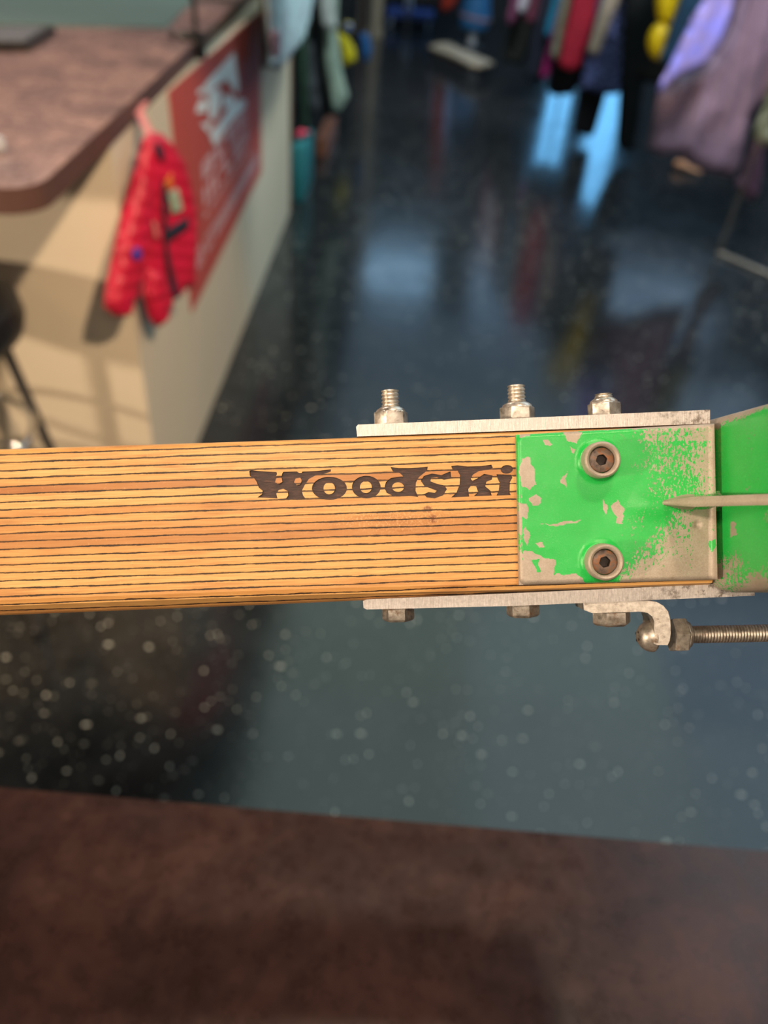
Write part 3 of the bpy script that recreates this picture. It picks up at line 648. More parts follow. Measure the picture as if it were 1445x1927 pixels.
# ------------------------------------------------------------------ soft goods: inflated outlines
def cloth(pts2, org, du, dn, thick, step, rr=None, quilt=None, folds=(0, 0), seed=0, back=0.5):
    """closed padded sheet: pts2 are (u, z) in the vertical plane at org; du horizontal direction, dn outward normal"""
    p = np.array(pts2, float); lo = p.min(0); hi = p.max(0); step = max(step, (hi - lo).max() / 110); nx = int((hi[0] - lo[0]) / step) + 2; ny = int((hi[1] - lo[1]) / step) + 2
    gx = lo[0] + np.arange(nx) * step; gz_ = lo[1] + np.arange(ny) * step; Xg, Zg = np.meshgrid(gx, gz_)
    ins = np.zeros(Xg.shape, bool); D = np.full(Xg.shape, 1e9); NXp = Xg.copy(); NZp = Zg.copy(); n = len(p)
    for i in range(n):
        (x1, y1), (x2, y2) = p[i], p[(i + 1) % n]
        if y1 != y2:
            c = ((y1 > Zg) != (y2 > Zg)) & (Xg < (x2 - x1) * (Zg - y1) / (y2 - y1) + x1); ins ^= c
        L2 = (x2 - x1) ** 2 + (y2 - y1) ** 2 + 1e-12; t = np.clip(((Xg - x1) * (x2 - x1) + (Zg - y1) * (y2 - y1)) / L2, 0, 1)
        qx = x1 + t * (x2 - x1); qz = y1 + t * (y2 - y1); d = np.hypot(Xg - qx, Zg - qz); m = d < D; D[m] = d[m]; NXp[m] = qx[m]; NZp[m] = qz[m]
    rr = rr or thick
    near = (D < 0.8 * step); use = ins | (near & ~ins & (D < 0.45 * step))
    Xs = np.where(near, NXp, Xg); Zs = np.where(near, NZp, Zg); Dd = np.where(near, 0, D)
    prof = np.sqrt(np.clip(1 - (1 - np.clip(Dd / rr, 0, 1)) ** 2, 0, 1)); hf = thick / 2 * prof
    if quilt:
        qh, qs = quilt; hf = hf * (0.78 + 0.22 * np.abs(np.sin(math.pi * (Zs + qs * Xs) / qh)) ** 0.6)
    if folds[0]:
        ph = seed * 1.7; hf = hf + prof * folds[0] * (np.sin(Xs * 2 * math.pi / folds[1] + ph + 2.2 * np.sin(Zs * 4 + ph) + 1.3 * np.sin(Zs * 9.3 + Xs * 6)) * 0.8 * (0.6 + 0.4 * np.sin(Xs * 11 + Zs * 6 + ph)) + 0.35 * np.sin(Xs * 2 * math.pi / (folds[1] * 0.47) + Zs * 9 + 2 * np.sin(Xs * 13)))
    bm = NB(); fr = {}; bk = {}; du, dn, org = Vector(du), Vector(dn), Vector(org)
    for j in range(ny):
        for i in range(nx):
            if use[j, i]:
                o = org + du * Xs[j, i] + Vector((0, 0, Zs[j, i])); fr[j, i] = bm.verts.new(o + dn * (hf[j, i] + 0.001)); bk[j, i] = bm.verts.new(o - dn * (back * thick * prof[j, i] / 2 + 0.001))
    cnt = {}
    for j in range(ny - 1):
        for i in range(nx - 1):
            c = [(j, i), (j, i + 1), (j + 1, i + 1), (j + 1, i)]; c = [k for k in c if k in fr]
            if len(c) < 3: continue
            bm.faces.new([fr[k] for k in c]); bm.faces.new([bk[k] for k in reversed(c)])
            for a_, b_ in zip(c, c[1:] + c[:1]):
                cnt[(a_, b_)] = 1
    for a_, b_ in list(cnt):
        if (b_, a_) not in cnt: bm.faces.new((fr[b_], fr[a_], bk[a_], bk[b_]))
    loose = [v for v in bm.verts if not v.link_faces]
    for v in loose: bm.verts.remove(v)
    return bm
def onY(pts, y): 
    out = []
    for x, py in pts:
        q_ = gy(x, py, y); out.append((q_.x, q_.z))
    return out

# red jacket hanging on the counter's corner, in a plane turned between front and side face
c5 = lambda pts: [(180 + x / 3.44, 80 + y / 3.44) for x, y in pts]
jn = (sn * 0.93 + Vector((0, -0.37, 0))).normalized(); ju = Vector((-jn.y, jn.x, 0))
jorg = gpl(300, 250, A + sn * 0.07, sn)
def onJ(pts, off=0.0):
    out = []
    for x, y in pts:
        q_ = gpl(x, y, jorg + jn * off, jn); out.append(((q_ - jorg).dot(ju), q_.z - jorg.z))
    return out
jk = tag(empty('jacket', jorg), "child's red quilted jacket hanging from a loop beside the red poster", 'jacket')
redf = fabric('red_nylon', (0.50, 0.010, 0.045), (0.42, 0.01, 0.035), 14, 0.45)
O0 = Vector((0, 0, 0))
link('jacket_body', cloth(onJ(c5([(325, 600), (370, 580), (430, 590), (500, 665), (560, 760), (600, 900), (640, 1080), (640, 1350), (628, 1585), (560, 1600), (535, 1640), (505, 1665), (450, 1690), (330, 1560), (275, 1480), (255, 1150), (262, 800), (300, 640)])), O0, ju, jn, 0.045, 0.006, 0.04, (0.035, 0.4)), redf, jk, 'all')
link('sleeve', cloth(onJ(c5([(262, 800), (330, 900), (320, 1200), (290, 1450), (240, 1640), (190, 1775), (120, 1775), (58, 1710), (68, 1600), (140, 1250), (200, 1020)]), 0.012), jn * 0.012, ju, jn, 0.06, 0.006, 0.035, (0.035, 0.2)), redf, jk, 'all')
link('sleeve', cloth(onJ(c5([(330, 1450), (420, 1470), (470, 1600), (475, 1690), (440, 1800), (390, 1842), (345, 1790), (305, 1630)]), 0.014), jn * 0.014, ju, jn, 0.05, 0.006, 0.03, (0.035, 0.1)), redf, jk, 'all')
navyf = fabric('navy_nylon', (0.012, 0.014, 0.035), (0.008, 0.01, 0.02), 20)
def jpatch(name, pts, off, m, th=0.006): return link(name, cloth(onJ(c5(pts), off), jn * off, ju, jn, th, 0.004, th), m, jk, 'all')
jpatch('chest_panel', [(455, 1220), (500, 1190), (590, 1130), (612, 1175), (590, 1215), (500, 1270), (460, 1310)], 0.028, navyf)
jpatch('zip', [(430, 900), (455, 905), (462, 1100), (468, 1320), (500, 1480), (540, 1620), (520, 1660), (490, 1600), (450, 1400), (440, 1200)], 0.027, navyf)
jpatch('collar_lining', [(390, 650), (420, 660), (448, 730), (440, 775), (410, 750), (388, 700)], 0.026, navyf)
jpatch('hang_tag', [(468, 975), (530, 940), (565, 1085), (495, 1110)], 0.030, plain('grey_green_card', (0.25, 0.32, 0.24), 0.6), 0.003)
jpatch('hang_tag', [(450, 900), (490, 840), (500, 930), (460, 965)], 0.030, plain('orange_card', (0.55, 0.13, 0.02), 0.6), 0.003)
jpatch('sleeve_badge', ell(268, 1370, 30, 45, 14), 0.044, plain('blue_badge', (0.05, 0.03, 0.30), 0.5), 0.003)
jpatch('reflective_strip', [(365, 1160), (390, 1165), (412, 1270), (385, 1265)], 0.028, plain('grey_pink_strip', (0.5, 0.16, 0.16), 0.4), 0.003)
q0 = gpl(285, 256, jorg, jn) - jorg; q1 = gpl(262, 212, A + sn * 0.01, sn) - jorg; q2 = gpl(274, 200, A + sn * 0.01, sn) - jorg
link('hanging_loop', loft(NB(), [[q + ju * d * 0.012 + jn * e * 0.0015 for d, e in ((-1, -1), (1, -1), (1, 1), (-1, 1))] for q in (q0, (q0 + q1) / 2, q1, q2 + Vector((0, 0, 0.01)))]), fabric('pink_ribbon', (0.62, 0.22, 0.22)), jk)

# ------------------------------------------------------------------ things on the left counter
T = 1.1
def slab(pts_px, z, th, mat, name, rd=0.0):
    pts = [gz(x, y, z + th) for x, y in pts_px]; bm = prism(NB(), pts, (0, 0, -th)); bevel(bm, min(th * 0.3, 0.004), 2); return link(name, bm, mat)
def onC(v, z): return v
g = slab([(-120, 42), (108, 46), (312, 50), (368, -6), (430, -90), (-160, -90)], T, 0.006, plain('grey_green_mat', (0.13, 0.19, 0.18), 0.35), 'counter_mat'); tag(g, 'grey-green flat mat lying on the rosy brown countertop', 'mat')
tb = tag(empty('tablet', gz(20, 70, T + 0.0062)), 'black framed tablet lying on the left countertop at the picture edge', 'tablet')
pp = [gz(x, y, T + 0.022) - tb.location for x, y in ((-70, 48), (104, 49), (52, 80), (-120, 78))]
bm = prism(NB(), pp, (0, 0, -0.0155)); bevel(bm, 0.003, 2); link('case', bm, M['black'], tb, True)
cc = sum(pp, Vector()) / 4; link('screen', prism(NB(), [cc + (p - cc) * 0.84 + Vector((0, 0, 0.0012)) for p in pp], (0, 0, -0.001)), plain('grey_glass', (0.22, 0.22, 0.24), 0.15), tb)
# clamp-on pole at the counter edge
cp = gz(378, 78, T); ec = t1 + td * ((cp - t1).dot(td)); cn = Vector((td.y, -td.x, 0))
pl = tag(empty('clamp_pole', Vector((ec.x, ec.y, T))), 'thin black pole clamped to the edge of the left countertop', 'pole')
ptop = gz(372, -20, 1.32) - pl.location
link('clamp', bevel(box(box(box(NB(), (-0.045, -0.02, 0.0), (0.016, 0.02, 0.022)), (0.003, -0.02, -0.085), (0.022, 0.02, 0.022)), (-0.035, -0.018, -0.085), (0.022, 0.018, -0.068)), 0.003), M['black'], pl, True)
link('pole', tube(NB(), [(0.0, 0, 0.02), (0.0, 0.0, 0.75)], 0.0075), M['black'], pl, True)
link('clamp_knob', tube(tube(NB(), [(-0.07, 0, 0.012), (0, 0, 0.012)], 0.004), [(-0.075, 0, 0.0105), (-0.064, 0, 0.0105)], 0.011), M['black'], pl, True)
link('tightening_screw', tube(tube(NB(), [(-0.018, 0, -0.13), (-0.018, 0, -0.068)], 0.005), [(-0.018, 0, -0.138), (-0.018, 0, -0.128)], 0.014), M['black'], pl, True)
sm = gz(-5, 285, T); bm = lathe(NB(), sm, (0, 0, 1), [(0.012, 0), (0.016, 0.004), (0.016, 0.02), (0.012, 0.024)], 20)
tag(link('bottle_cap', bm, plain('white_plastic', (0.38, 0.38, 0.4), 0.5), None, True), 'tiny white round cap on the rosy countertop at the picture edge', 'cap')
bm = bevel(box(NB(), (-1.62, 2.95, T + .0062), (-1.42, 3.1, T + 0.05)), 0.006); tag(link('card_reader', bm, M['black'], None, True), 'small black box on the far left corner of the countertop', 'card reader')

# stool
sc_ = Vector((-1.0, 1.385, 0)); st = tag(empty('bar_stool', sc_), 'bar stool with black padded seat and metal foot rings before the counter', 'stool')
link('seat', lathe(NB(), (0, 0, 0.70), (0, 0, 1), [(0.05, 0), (0.185, 0.0), (0.205, 0.02), (0.212, 0.05), (0.205, 0.085), (0.17, 0.108), (0.08, 0.118), (0.005, 0.12)], 48), plain('black_vinyl', (0.008, 0.008, 0.009), 0.42), st, True)
for k in range(4):
    a = math.radians(45 + 90 * k); d = Vector((math.cos(a), math.sin(a), 0))
    lg = link('leg', tube(NB(), [d * 0.15 + Vector((0, 0, 0.705)), d * 0.2 + Vector((0, 0, 0.35)), d * 0.245 + Vector((0, 0, 0.012))], 0.0125), plain('dark_metal', (0.12, 0.115, 0.11), 0.35, 0.7), st, True)
    link('foot_cap', lathe(NB(), d * 0.247, (0, 0, 1), [(0.017, 0), (0.018, 0.03), (0.014, 0.035)], 16), M['black'], lg, True)
for z, r in ((0.47, 0.172), (0.30, 0.20)): link('foot_ring', ringtube(NB(), (0, 0, z), r, 0.009), M['chrome'], st, True)

# ------------------------------------------------------------------ hanging goods
def garment(name, label, cat, px_hem, y, ztop, wtop, mat, thick=0.05, folds=(0.008, 0.06), quilt=None, group=None, skew=0.1, parent=None, pts=None):
    hem = onY(px_hem, y)                                                   # hem outline left to right in the picture
    xs = [h[0] for h in hem]; c = (min(xs) + max(xs)) / 2 + skew; wt = wtop or (max(xs) - min(xs))
    top = [(c + wt / 2, ztop - 0.10), (c + wt * 0.22, ztop - 0.02), (c + 0.015, ztop), (c - 0.015, ztop), (c - wt * 0.22, ztop - 0.02), (c - wt / 2, ztop - 0.10)]
    poly = hem + top; x0 = sum(xs) / len(xs); zmin = min(h[1] for h in hem)
    o = link(name, cloth([(a - x0, b - zmin) for a, b in poly], O0, (1, 0, 0), (0, -1, 0), thick, 0.012, thick * 0.8, quilt, folds, seed=y * 3 + x0), mat, parent, 'all')
    o.location = (x0, y, zmin)
    if label: tag(o, label, cat, group)
    return o
f_ = fabric
GR = 'garments on the right-hand racks'
# near right rack
rk = tag(empty('clothes_rack', gz(1350, 480, 0)), 'thin metal clothes rack with floor bar at the right edge carrying purple jackets', 'clothes rack')
bar_end = gz(1445, 520, 0) - rk.location; bd = bar_end.normalized()
mt = plain('brushed_metal', (0.48, 0.40, 0.33), 0.25, 0.85)
link('upright', tube(NB(), [(0, 0, 0.012), (0, 0, 1.62)], 0.008), mt, rk, True)
link('upright', tube(NB(), [bd * 1.3 + Vector((0, 0, 0.012)), bd * 1.3 + Vector((0, 0, 1.62))], 0.008), mt, rk, True)
link('floor_bar', tube(NB(), [(0, 0, 0.012), bd * 1.3 + Vector((0, 0, 0.012))], 0.012), mt, rk, True)
link('rail', tube(NB(), [(-0.9, 0.32, 1.62), (1.3, -0.2, 1.62)], 0.010), mt, rk, True)
c4 = lambda pts: [(1180 + x / 4.82, y / 4.82) for x, y in pts]
purple = f_('purple_shell_fabric', (0.27, 0.175, 0.24), (0.22, 0.145, 0.20), 12, 0.5, bump=0.5)
lilac = f_('pale_violet_shell_fabric', (0.30, 0.28, 0.85), (0.34, 0.27, 0.62), 14, 0.4, bump=0.5)
def shape(name, label, cat, px, y, extra, mat, thick, folds=(0.01, 0.08), group=None, off=0):
    pl0 = onY(px, y); zt0 = max(b for a, b in pl0); tx = [a for a, b in pl0 if b > zt0 - 0.05]; c = (min(tx) + max(tx)) / 2; hw = extra
    if pl0[0][1] < zt0 - 0.05 or len(tx) < 2: c = pl0[0][0] if len(tx) < 2 else c
    rt_up = pl0[-1][0] > pl0[0][0]; sg = 1 if rt_up else -1
    poly = pl0 + [(c + sg * hw, 1.42), (c + sg * hw * .35, 1.6), (c - sg * hw * .35, 1.6), (c - sg * hw, 1.42)]; xs = [a for a, b in poly]; x0 = sum(xs) / len(xs); zm = min(b for a, b in poly)
    o = link(name, cloth([(a - x0, b - zm) for a, b in poly], O0, (1, 0, 0), (0, -1, 0), thick, 0.012, thick * .7, None, folds, seed=off), mat, None, 'all'); o.location = (x0, y, zm); return tag(o, label, cat, group)
shape('jacket', 'large purple shell jacket hanging lowest at the right edge of the picture', 'jacket',
      c4([(960, 0), (900, 240), (780, 480), (640, 640), (480, 690), (280, 850), (230, 1100), (190, 1340), (300, 1410), (460, 1400), (700, 1560), (960, 1610), (1020, 1500), (1080, 1250), (1120, 1050), (1277, 860), (1400, 700), (1500, 0)]),
      4.45, 0.24, purple, 0.11, (0.022, 0.21), GR, 1)
shape('jacket', 'pale violet jacket beside the yellow quilted sleeve on the right rack', 'jacket',
      c4([(700, 0), (600, 140), (500, 350), (380, 600), (268, 800), (300, 850), (430, 720), (560, 660), (700, 600), (790, 480), (860, 370), (940, 150), (965, 0)]),
      4.28, 0.10, lilac, 0.06, (0.02, 0.07), GR, 2)
shape('jacket', 'dusky pink sleeve tip hanging below the purple jacket by the pole', 'jacket',
      c4([(1160, 1230), (1040, 1560), (975, 1680), (1050, 1760), (1130, 1835), (1200, 1740), (1225, 1560), (1240, 1380), (1330, 1230)]), 4.5, 0.07, f_('dusky_pink_fabric', (0.24, 0.12, 0.19)), 0.07, (0.01, 0.08), GR, 3)
shape('jacket', 'olive grey garment peeping out behind the purple jacket at picture edge', 'jacket',
      c4([(1240, 960), (1150, 1180), (1160, 1280), (1277, 1330), (1450, 1300), (1490, 960)]), 4.18, 0.12, f_('olive_grey_fabric', (0.30, 0.31, 0.22), (0.12, 0.13, 0.08), 18), 0.06, (0.01, 0.08), GR, 4)
# far right rack: rail receding behind
YR = 6.35
def garp(*a, **k): return garment(*a, group=GR, **k)
garp('trousers', 'black trousers hanging almost to the floor, rightmost dark leg', 'trousers', [(1160, 262), (1165, 281), (1193, 283), (1198, 262)], YR - 0.30, 1.5, 0.24, f_('black_cloth', (0.008, 0.009, 0.010)), 0.06, skew=-0.22)
garp('trousers', 'black trousers under the blue patterned dress, bright floor on both sides', 'trousers', [(1078, 242), (1084, 251), (1114, 257), (1122, 240)], YR + 0.05, 1.5, 0.3, f_('black_wool', (0.006, 0.006, 0.008)), 0.06, skew=0.0)
garp('dress', 'blue patterned dress with pale hem on the right rack', 'dress', [(1094, 150), (1092, 165), (1120, 172), (1145, 178), (1164, 176), (1168, 160)], YR - 0.12, 1.5, 0.5, f_('blue_floral_print', (0.17, 0.21, 0.50), (0.03, 0.04, 0.09), 30, thr=(0.42, 0.58)), 0.08, (0.012, 0.1))
garp('cardigan', 'beige cardigan between the red coat and the blue patterned dress', 'cardigan', [(1105, 98), (1110, 102), (1124, 102), (1128, 98)], YR - 0.22, 1.5, 0.16, f_('beige_knit', (0.42, 0.33, 0.25)), 0.05)
garp('coat', 'bright red coat hanging on the right rack', 'coat', [(1050, 116), (1056, 128), (1075, 133), (1090, 126), (1098, 100)], YR - 0.05, 1.5, 0.34, f_('red_wool', (0.42, 0.012, 0.035)), 0.06)
garp('shirt', 'pale green-beige shirt hanging left of the red coat', 'shirt', [(1036, 102), (1040, 111), (1052, 112), (1057, 100)], YR + 0.1, 1.5, 0.22, f_('sage_beige_cotton', (0.33, 0.35, 0.24)), 0.05)
garp('shirt', 'teal blue shirt hanging left of the pale green-beige shirt', 'shirt', [(1023, 62), (1026, 70), (1036, 72), (1041, 62)], YR + 0.25, 1.5, 0.12, f_('teal_cotton', (0.01, 0.17, 0.30)), 0.05)
garp('scarf', 'narrow magenta scarf end below the teal shirt', 'scarf', [(1016, 140), (1020, 149), (1030, 148), (1036, 134)], YR + 0.2, 1.5, 0.05, f_('magenta_silk', (0.30, 0.01, 0.12)), 0.03, folds=(0, 1))
garp('coat', 'very dark navy coat left of the magenta scarf', 'coat', [(988, 140), (996, 156), (1016, 158), (1024, 140)], YR + 0.4, 1.5, 0.3, f_('dark_navy_wool', (0.006, 0.009, 0.022)), 0.07)
garp('coat', 'black coat hanging beneath the red coat', 'coat', [(1028, 165), (1040, 180), (1075, 178), (1096, 150)], YR + 0.32, 1.5, 0.3, f_('soft_black_wool', (0.006, 0.006, 0.008)), 0.06)
garp('blouse', 'maroon blouse near the upper middle of the right rack', 'blouse', [(988, 38), (996, 46), (1018, 46), (1027, 40)], YR + 0.55, 1.45, 0.22, f_('maroon_cotton', (0.11, 0.022, 0.045)), 0.05)
garp('shirt', 'small white shirt tail beside the maroon blouse', 'shirt', [(973, 16), (978, 25), (986, 26), (991, 18)], YR + 0.9, 1.4, 0.14, f_('white_cotton', (0.55, 0.52, 0.58)), 0.04)
garp('blouse', 'plum blouse left of the white shirt tail', 'blouse', [(953, 36), (957, 46), (967, 46), (972, 34)], YR + 1.1, 1.4, 0.16, f_('plum_cotton', (0.16, 0.04, 0.09)), 0.04)
garp('coat', 'dark olive coat behind the white shirt tail', 'coat', [(944, 108), (952, 116), (975, 124), (990, 110)], YR + 1.25, 1.45, 0.3, f_('dark_olive_wool', (0.020, 0.020, 0.016)), 0.06)
garp('scarf', 'greyish green strip of cloth between blue dress and black trousers', 'scarf', [(1177, 104), (1181, 112), (1188, 112), (1193, 100)], YR - 0.25, 1.5, 0.08, f_('grey_green_cotton', (0.12, 0.15, 0.13)), 0.03, folds=(0, 1))
garp('coat', 'black coat between the dark trousers and the yellow quilted jacket', 'coat', [(1190, 140), (1205, 155), (1240, 158), (1258, 140)], YR - 0.75, 1.5, 0.3, f_('deep_black_wool', (0.005, 0.006, 0.007)), 0.05)
garp('coat', 'dark petrol blue coat just right of the yellow jacket', 'coat', [(1240, 112), (1252, 120), (1276, 112), (1290, 80)], 5.1, 1.5, 0.22, f_('petrol_wool', (0.005, 0.035, 0.075)), 0.05)
# yellow quilted jacket: two puffs low on the sleeve
yj = tag(empty('jacket', (0, 0, 0)), 'bright yellow quilted puffer jacket on the right rack', 'jacket', GR)
yel = f_('yellow_nylon', (0.62, 0.44, 0.004), (0.52, 0.37, 0.004), 10, 0.4)
yy = 5.3; yp = onY([(1240, 75), (1222, 40), (1228, -60), (1290, -60), (1286, 30), (1262, 62)], yy); ylow = onY(ell(1245, 78, 27, 38, 20, 0.15), yy); yup = onY([(1238, 38), (1233, 10), (1240, -60), (1290, -60), (1285, 10), (1272, 42), (1254, 48)], yy)
yj.location = (ylow[0][0], yy, min(b for a, b in ylow))
for nm, poly in (('sleeve', ylow), ('jacket_body', yup + [])):
    o = link(nm, cloth([(a - yj.location.x, b - yj.location.z) for a, b in poly], O0, (1, 0, 0), (0, -1, 0), 0.12, 0.01, 0.07), yel, yj, 'all')
tp = [(a, b) for a, b in yup if b > max(q[1] for q in yup) - 0.05]; xm = sum(a for a, b in tp) / len(tp); zt = max(b for a, b in yup)
o = link('jacket_body', cloth([(xm - 0.14 - yj.location.x, zt - 0.02 - yj.location.z), (xm + 0.14 - yj.location.x, zt - 0.02 - yj.location.z), (xm + 0.15 - yj.location.x, zt + 0.2 - yj.location.z), (xm - 0.15 - yj.location.x, zt + 0.2 - yj.location.z)], O0, (1, 0, 0), (0, -1, 0), 0.12, 0.012, 0.07, (0.11, 0)), yel, yj, 'all')
o = link('unseen_dark_top', cloth([(xm - 0.15 - yj.location.x, zt + 0.19 - yj.location.z), (xm + 0.15 - yj.location.x, zt + 0.19 - yj.location.z), (xm + 0.16 - yj.location.x, 1.42 - yj.location.z), (xm - yj.location.x, 1.52 - yj.location.z), (xm - 0.16 - yj.location.x, 1.42 - yj.location.z)], O0, (1, 0, 0), (0, -1, 0), 0.11, 0.012, 0.07, (0.11, 0)), M['black'], yj, 'all')  # unseen black top, added to keep yellow out of the floor reflection
fr2 = tag(empty('clothes_rack', (1.9, YR - 0.2, 0)), 'dark clothes rack standing farther back on the right, carrying the coloured garments', 'clothes rack')
for dx, dy in ((-0.75, 1.4), (0.35, -1.15)): link('upright', tube(NB(), [(dx, dy, 0), (dx, dy, 1.52)], 0.012), M['dark'], fr2, True)
link('rail', tube(NB(), [(-0.75, 1.4, 1.5), (-0.45, 0.2, 1.5), (0.35, -1.15, 1.5)], 0.012), M['dark'], fr2, True)
# tan shoe under the purple jacket
def shoe(loc, rz, L, mat, label, sole=None):
    s = tag(empty('shoe', loc), label, 'shoe'); s.rotation_euler = (0, 0, rz)
    rings = []
    for t, wd, h in ((0, .25, .5), (.08, .36, .62), (.25, .38, .66), (.45, .36, .5), (.65, .42, .32), (.85, .38, .24), (1, .16, .14)):
        x = (t - .5) * L; ww = wd * L * .42; hh = h * L * .42
        rings.append([(x, ww * math.cos(a) * (1 if math.sin(a) < .2 else .8), 0.015 + max(0, hh * .5 + hh * .5 * math.sin(a))) for a in [2 * math.pi * k / 16 for k in range(16)]])
    link('upper', loft(NB(), rings), mat, s, True)
    link('sole', prism(NB(), [((t - .5) * L * 1.03, sgn * wd * L * .44, 0) for sgn, seq in ((1, ((0, .22), (.15, .36), (.5, .33), (.75, .42), (.95, .28), (1, .1))), (-1, ((1, .1), (.95, .28), (.75, .42), (.5, .33), (.15, .36), (0, .22)))) for t, wd in seq], (0, 0, 0.016)), sole or M['dark'], s)
    return s
shoe(gz(1292, 324, 0), -0.5, 0.2, plain('tan_leather', (0.50, 0.22, 0.10), 0.5), 'tan orange shoe on the floor under the purple jacket')

# left racks behind the counter end
lr = tag(empty('clothes_rack', (-0.80, 5.3, 0)), 'clothes rack standing behind the end of the service counter', 'clothes rack')
for dy in (-0.6, 1.1): link('upright', tube(NB(), [(0, dy, 0), (0, dy, 1.55)], 0.012), M['dark'], lr, True)
link('rail', tube(NB(), [(0, -0.65, 1.55), (0, 1.15, 1.55)], 0.012), M['dark'], lr, True)
GL = 'garments on the rack behind the service counter'
c3 = lambda pts: [(480 + x / 6.02, y / 6.02) for x, y in pts]
def gl(name, label, cat, px, y, mat, th=0.05, folds=(0.008, 0.06)):
    poly = onY(c3(px), y); mx = [a for a, b in poly if b > max(q[1] for q in poly) - 0.06]; x0 = (min(mx) + max(mx)) / 2; xw = max(0.1, max(mx) - min(mx))
    ex = [(x0 + xw / 2, 1.4), (x0 + xw * .2, 1.54), (x0 - xw * .2, 1.54), (x0 - xw / 2, 1.4)]
    zm = min(b for a, b in poly); o = link(name, cloth([(a - x0, b - zm) for a, b in poly + ex], O0, (1, 0, 0), (0, -1, 0), th, 0.012, th * .7, None, folds, seed=y), mat, None, 'all'); o.location = (x0, y, zm); return tag(o, label, cat, GL)
def sidecloth(name, label, cat, px, off, extra, mat, th, folds):
    org = A + sn * off; pl_ = []
    for x, y in c3(px): q_ = gpl(x, y, org, sn); pl_.append(((q_ - org).dot(sd), q_.z))
    pl_ += [(pl_[-1][0], extra), (pl_[0][0], extra)] if extra else []
    u0 = sum(a for a, b in pl_) / len(pl_); zm = min(b for a, b in pl_)
    o = link(name, cloth([(a - u0, b - zm) for a, b in pl_], O0, sd, sn, th, 0.01, th * .7, None, folds, seed=3), mat, None, 'all'); o.location = (org + sd * u0) * 1.0; o.location.z = zm
    return tag(o, label, cat)
shw = sidecloth('shawl', 'pale blue draped shawl hanging over the far end of the service counter', 'shawl', [(140, 0), (165, 350), (185, 640), (180, 770), (235, 810), (330, 680), (470, 500), (560, 250), (600, 0)], 0.12, 1.42, f_('pale_blue_cotton', (0.36, 0.50, 0.55), (0.30, 0.36, 0.42), 12), 0.05, (0.010, 0.13))
org_ = A + sn * 0.165; pk = [gpl(x, y, org_, sn) for x, y in c3([(178, 340), (190, 560), (200, 660), (255, 650), (265, 480), (262, 340)])]
cen = sum(pk, Vector()) / len(pk)
pk_ = link('pink_panel', cloth([((p - cen).dot(sd), p.z - cen.z) for p in pk], O0, sd, sn, 0.015, 0.008, 0.015, None, (0, 1)), f_('dusty_pink_cotton', (0.36, 0.17, 0.20)), shw, 'all'); pk_.location = cen - shw.location
gl('coat', 'slim dark green coat behind the pale blue shawl', 'coat', [(430, 520), (480, 900), (500, 1450), (600, 1500), (620, 900), (600, 400)], 4.75, f_('dark_green_wool', (0.012, 0.035, 0.022)), 0.05)
gl('coat', 'slate grey coat in the middle of the left rack', 'coat', [(455, 540), (460, 900), (560, 960), (620, 1280), (740, 1290), (700, 760), (660, 480), (560, 470)], 4.9, f_('slate_grey_wool', (0.055, 0.06, 0.075), (0.02, 0.022, 0.028), 9), 0.06)
gl('coat', 'black coat between slate grey coat and sage trousers', 'coat', [(660, 380), (700, 760), (720, 1290), (880, 1310), (850, 1000), (780, 600), (760, 300)], 5.05, f_('charcoal_wool', (0.012, 0.012, 0.013)), 0.05)
gl('trousers', 'pale sage green trousers hanging from the left rack', 'trousers', [(745, 330), (775, 700), (825, 1040), (875, 1260), (950, 1270), (1060, 1090), (985, 800), (925, 350)], 4.95, f_('sage_cotton', (0.24, 0.31, 0.26), (0.20, 0.27, 0.23), 10), 0.07, (0.01, 0.08))
gl('shirt', 'light grey shirt above the sage trousers', 'shirt', [(720, 0), (740, 180), (770, 330), (920, 350), (905, 100), (890, 0)], 4.85, f_('light_grey_cotton', (0.38, 0.42, 0.42)), 0.04)
gl('cardigan', 'grey brown cardigan left of the light grey shirt', 'cardigan', [(590, 0), (560, 300), (600, 390), (720, 370), (730, 150), (700, 0)], 5.15, f_('grey_brown_knit', (0.11, 0.10, 0.085), (0.05, 0.045, 0.04), 12), 0.05)
q_ = gpl(492, 126, A + sn * 0.05, sn); q2_ = gpl(503, 126, A + sn * 0.05, sn)
tag(link('display_board', bevel(prism(NB(), [q_, q_ + sd * (q2_ - q_).dot(sd), q_ + sd * (q2_ - q_).dot(sd) + sn * 0.02, q_ + sn * 0.02], (0, 0, 1.5 - q_.z)), 0.003), plain('dark_brown_board', (0.045, 0.035, 0.02), 0.6)), 'narrow dark brown upright board at the far end of the counter', 'board')
tl = gz(556, 383, 0); bm = NB(); bm = bevel(box(NB(), (tl.x - 0.03, tl.y + .02, 0), (tl.x + 0.045, tl.y + 0.4, 0.30)), 0.01)
tag(link('storage_box', bm, plain('teal_plastic', (0.02, 0.16, 0.18), 0.5), None, True), 'teal storage box on the floor at the far end of the counter', 'box')
shoe(Vector((tl.x + 0.01, tl.y + 0.2, 0.3005)), 1.3, 0.13, plain('bright_pink_fabric', (0.75, 0.06, 0.12), 0.6), 'small bright pink shoe on the teal storage box')
bx = gz(600, 300, 0); tag(link('wooden_block', bevel(box(NB(), (bx.x - 0.03, bx.y + 0.05, 0), (bx.x + 0.05, bx.y + 0.6, 0.12)), 0.005), plain('reddish_wood', (0.16, 0.06, 0.035), 0.5)), 'low reddish wooden block on the floor beside the teal box', 'wooden block')
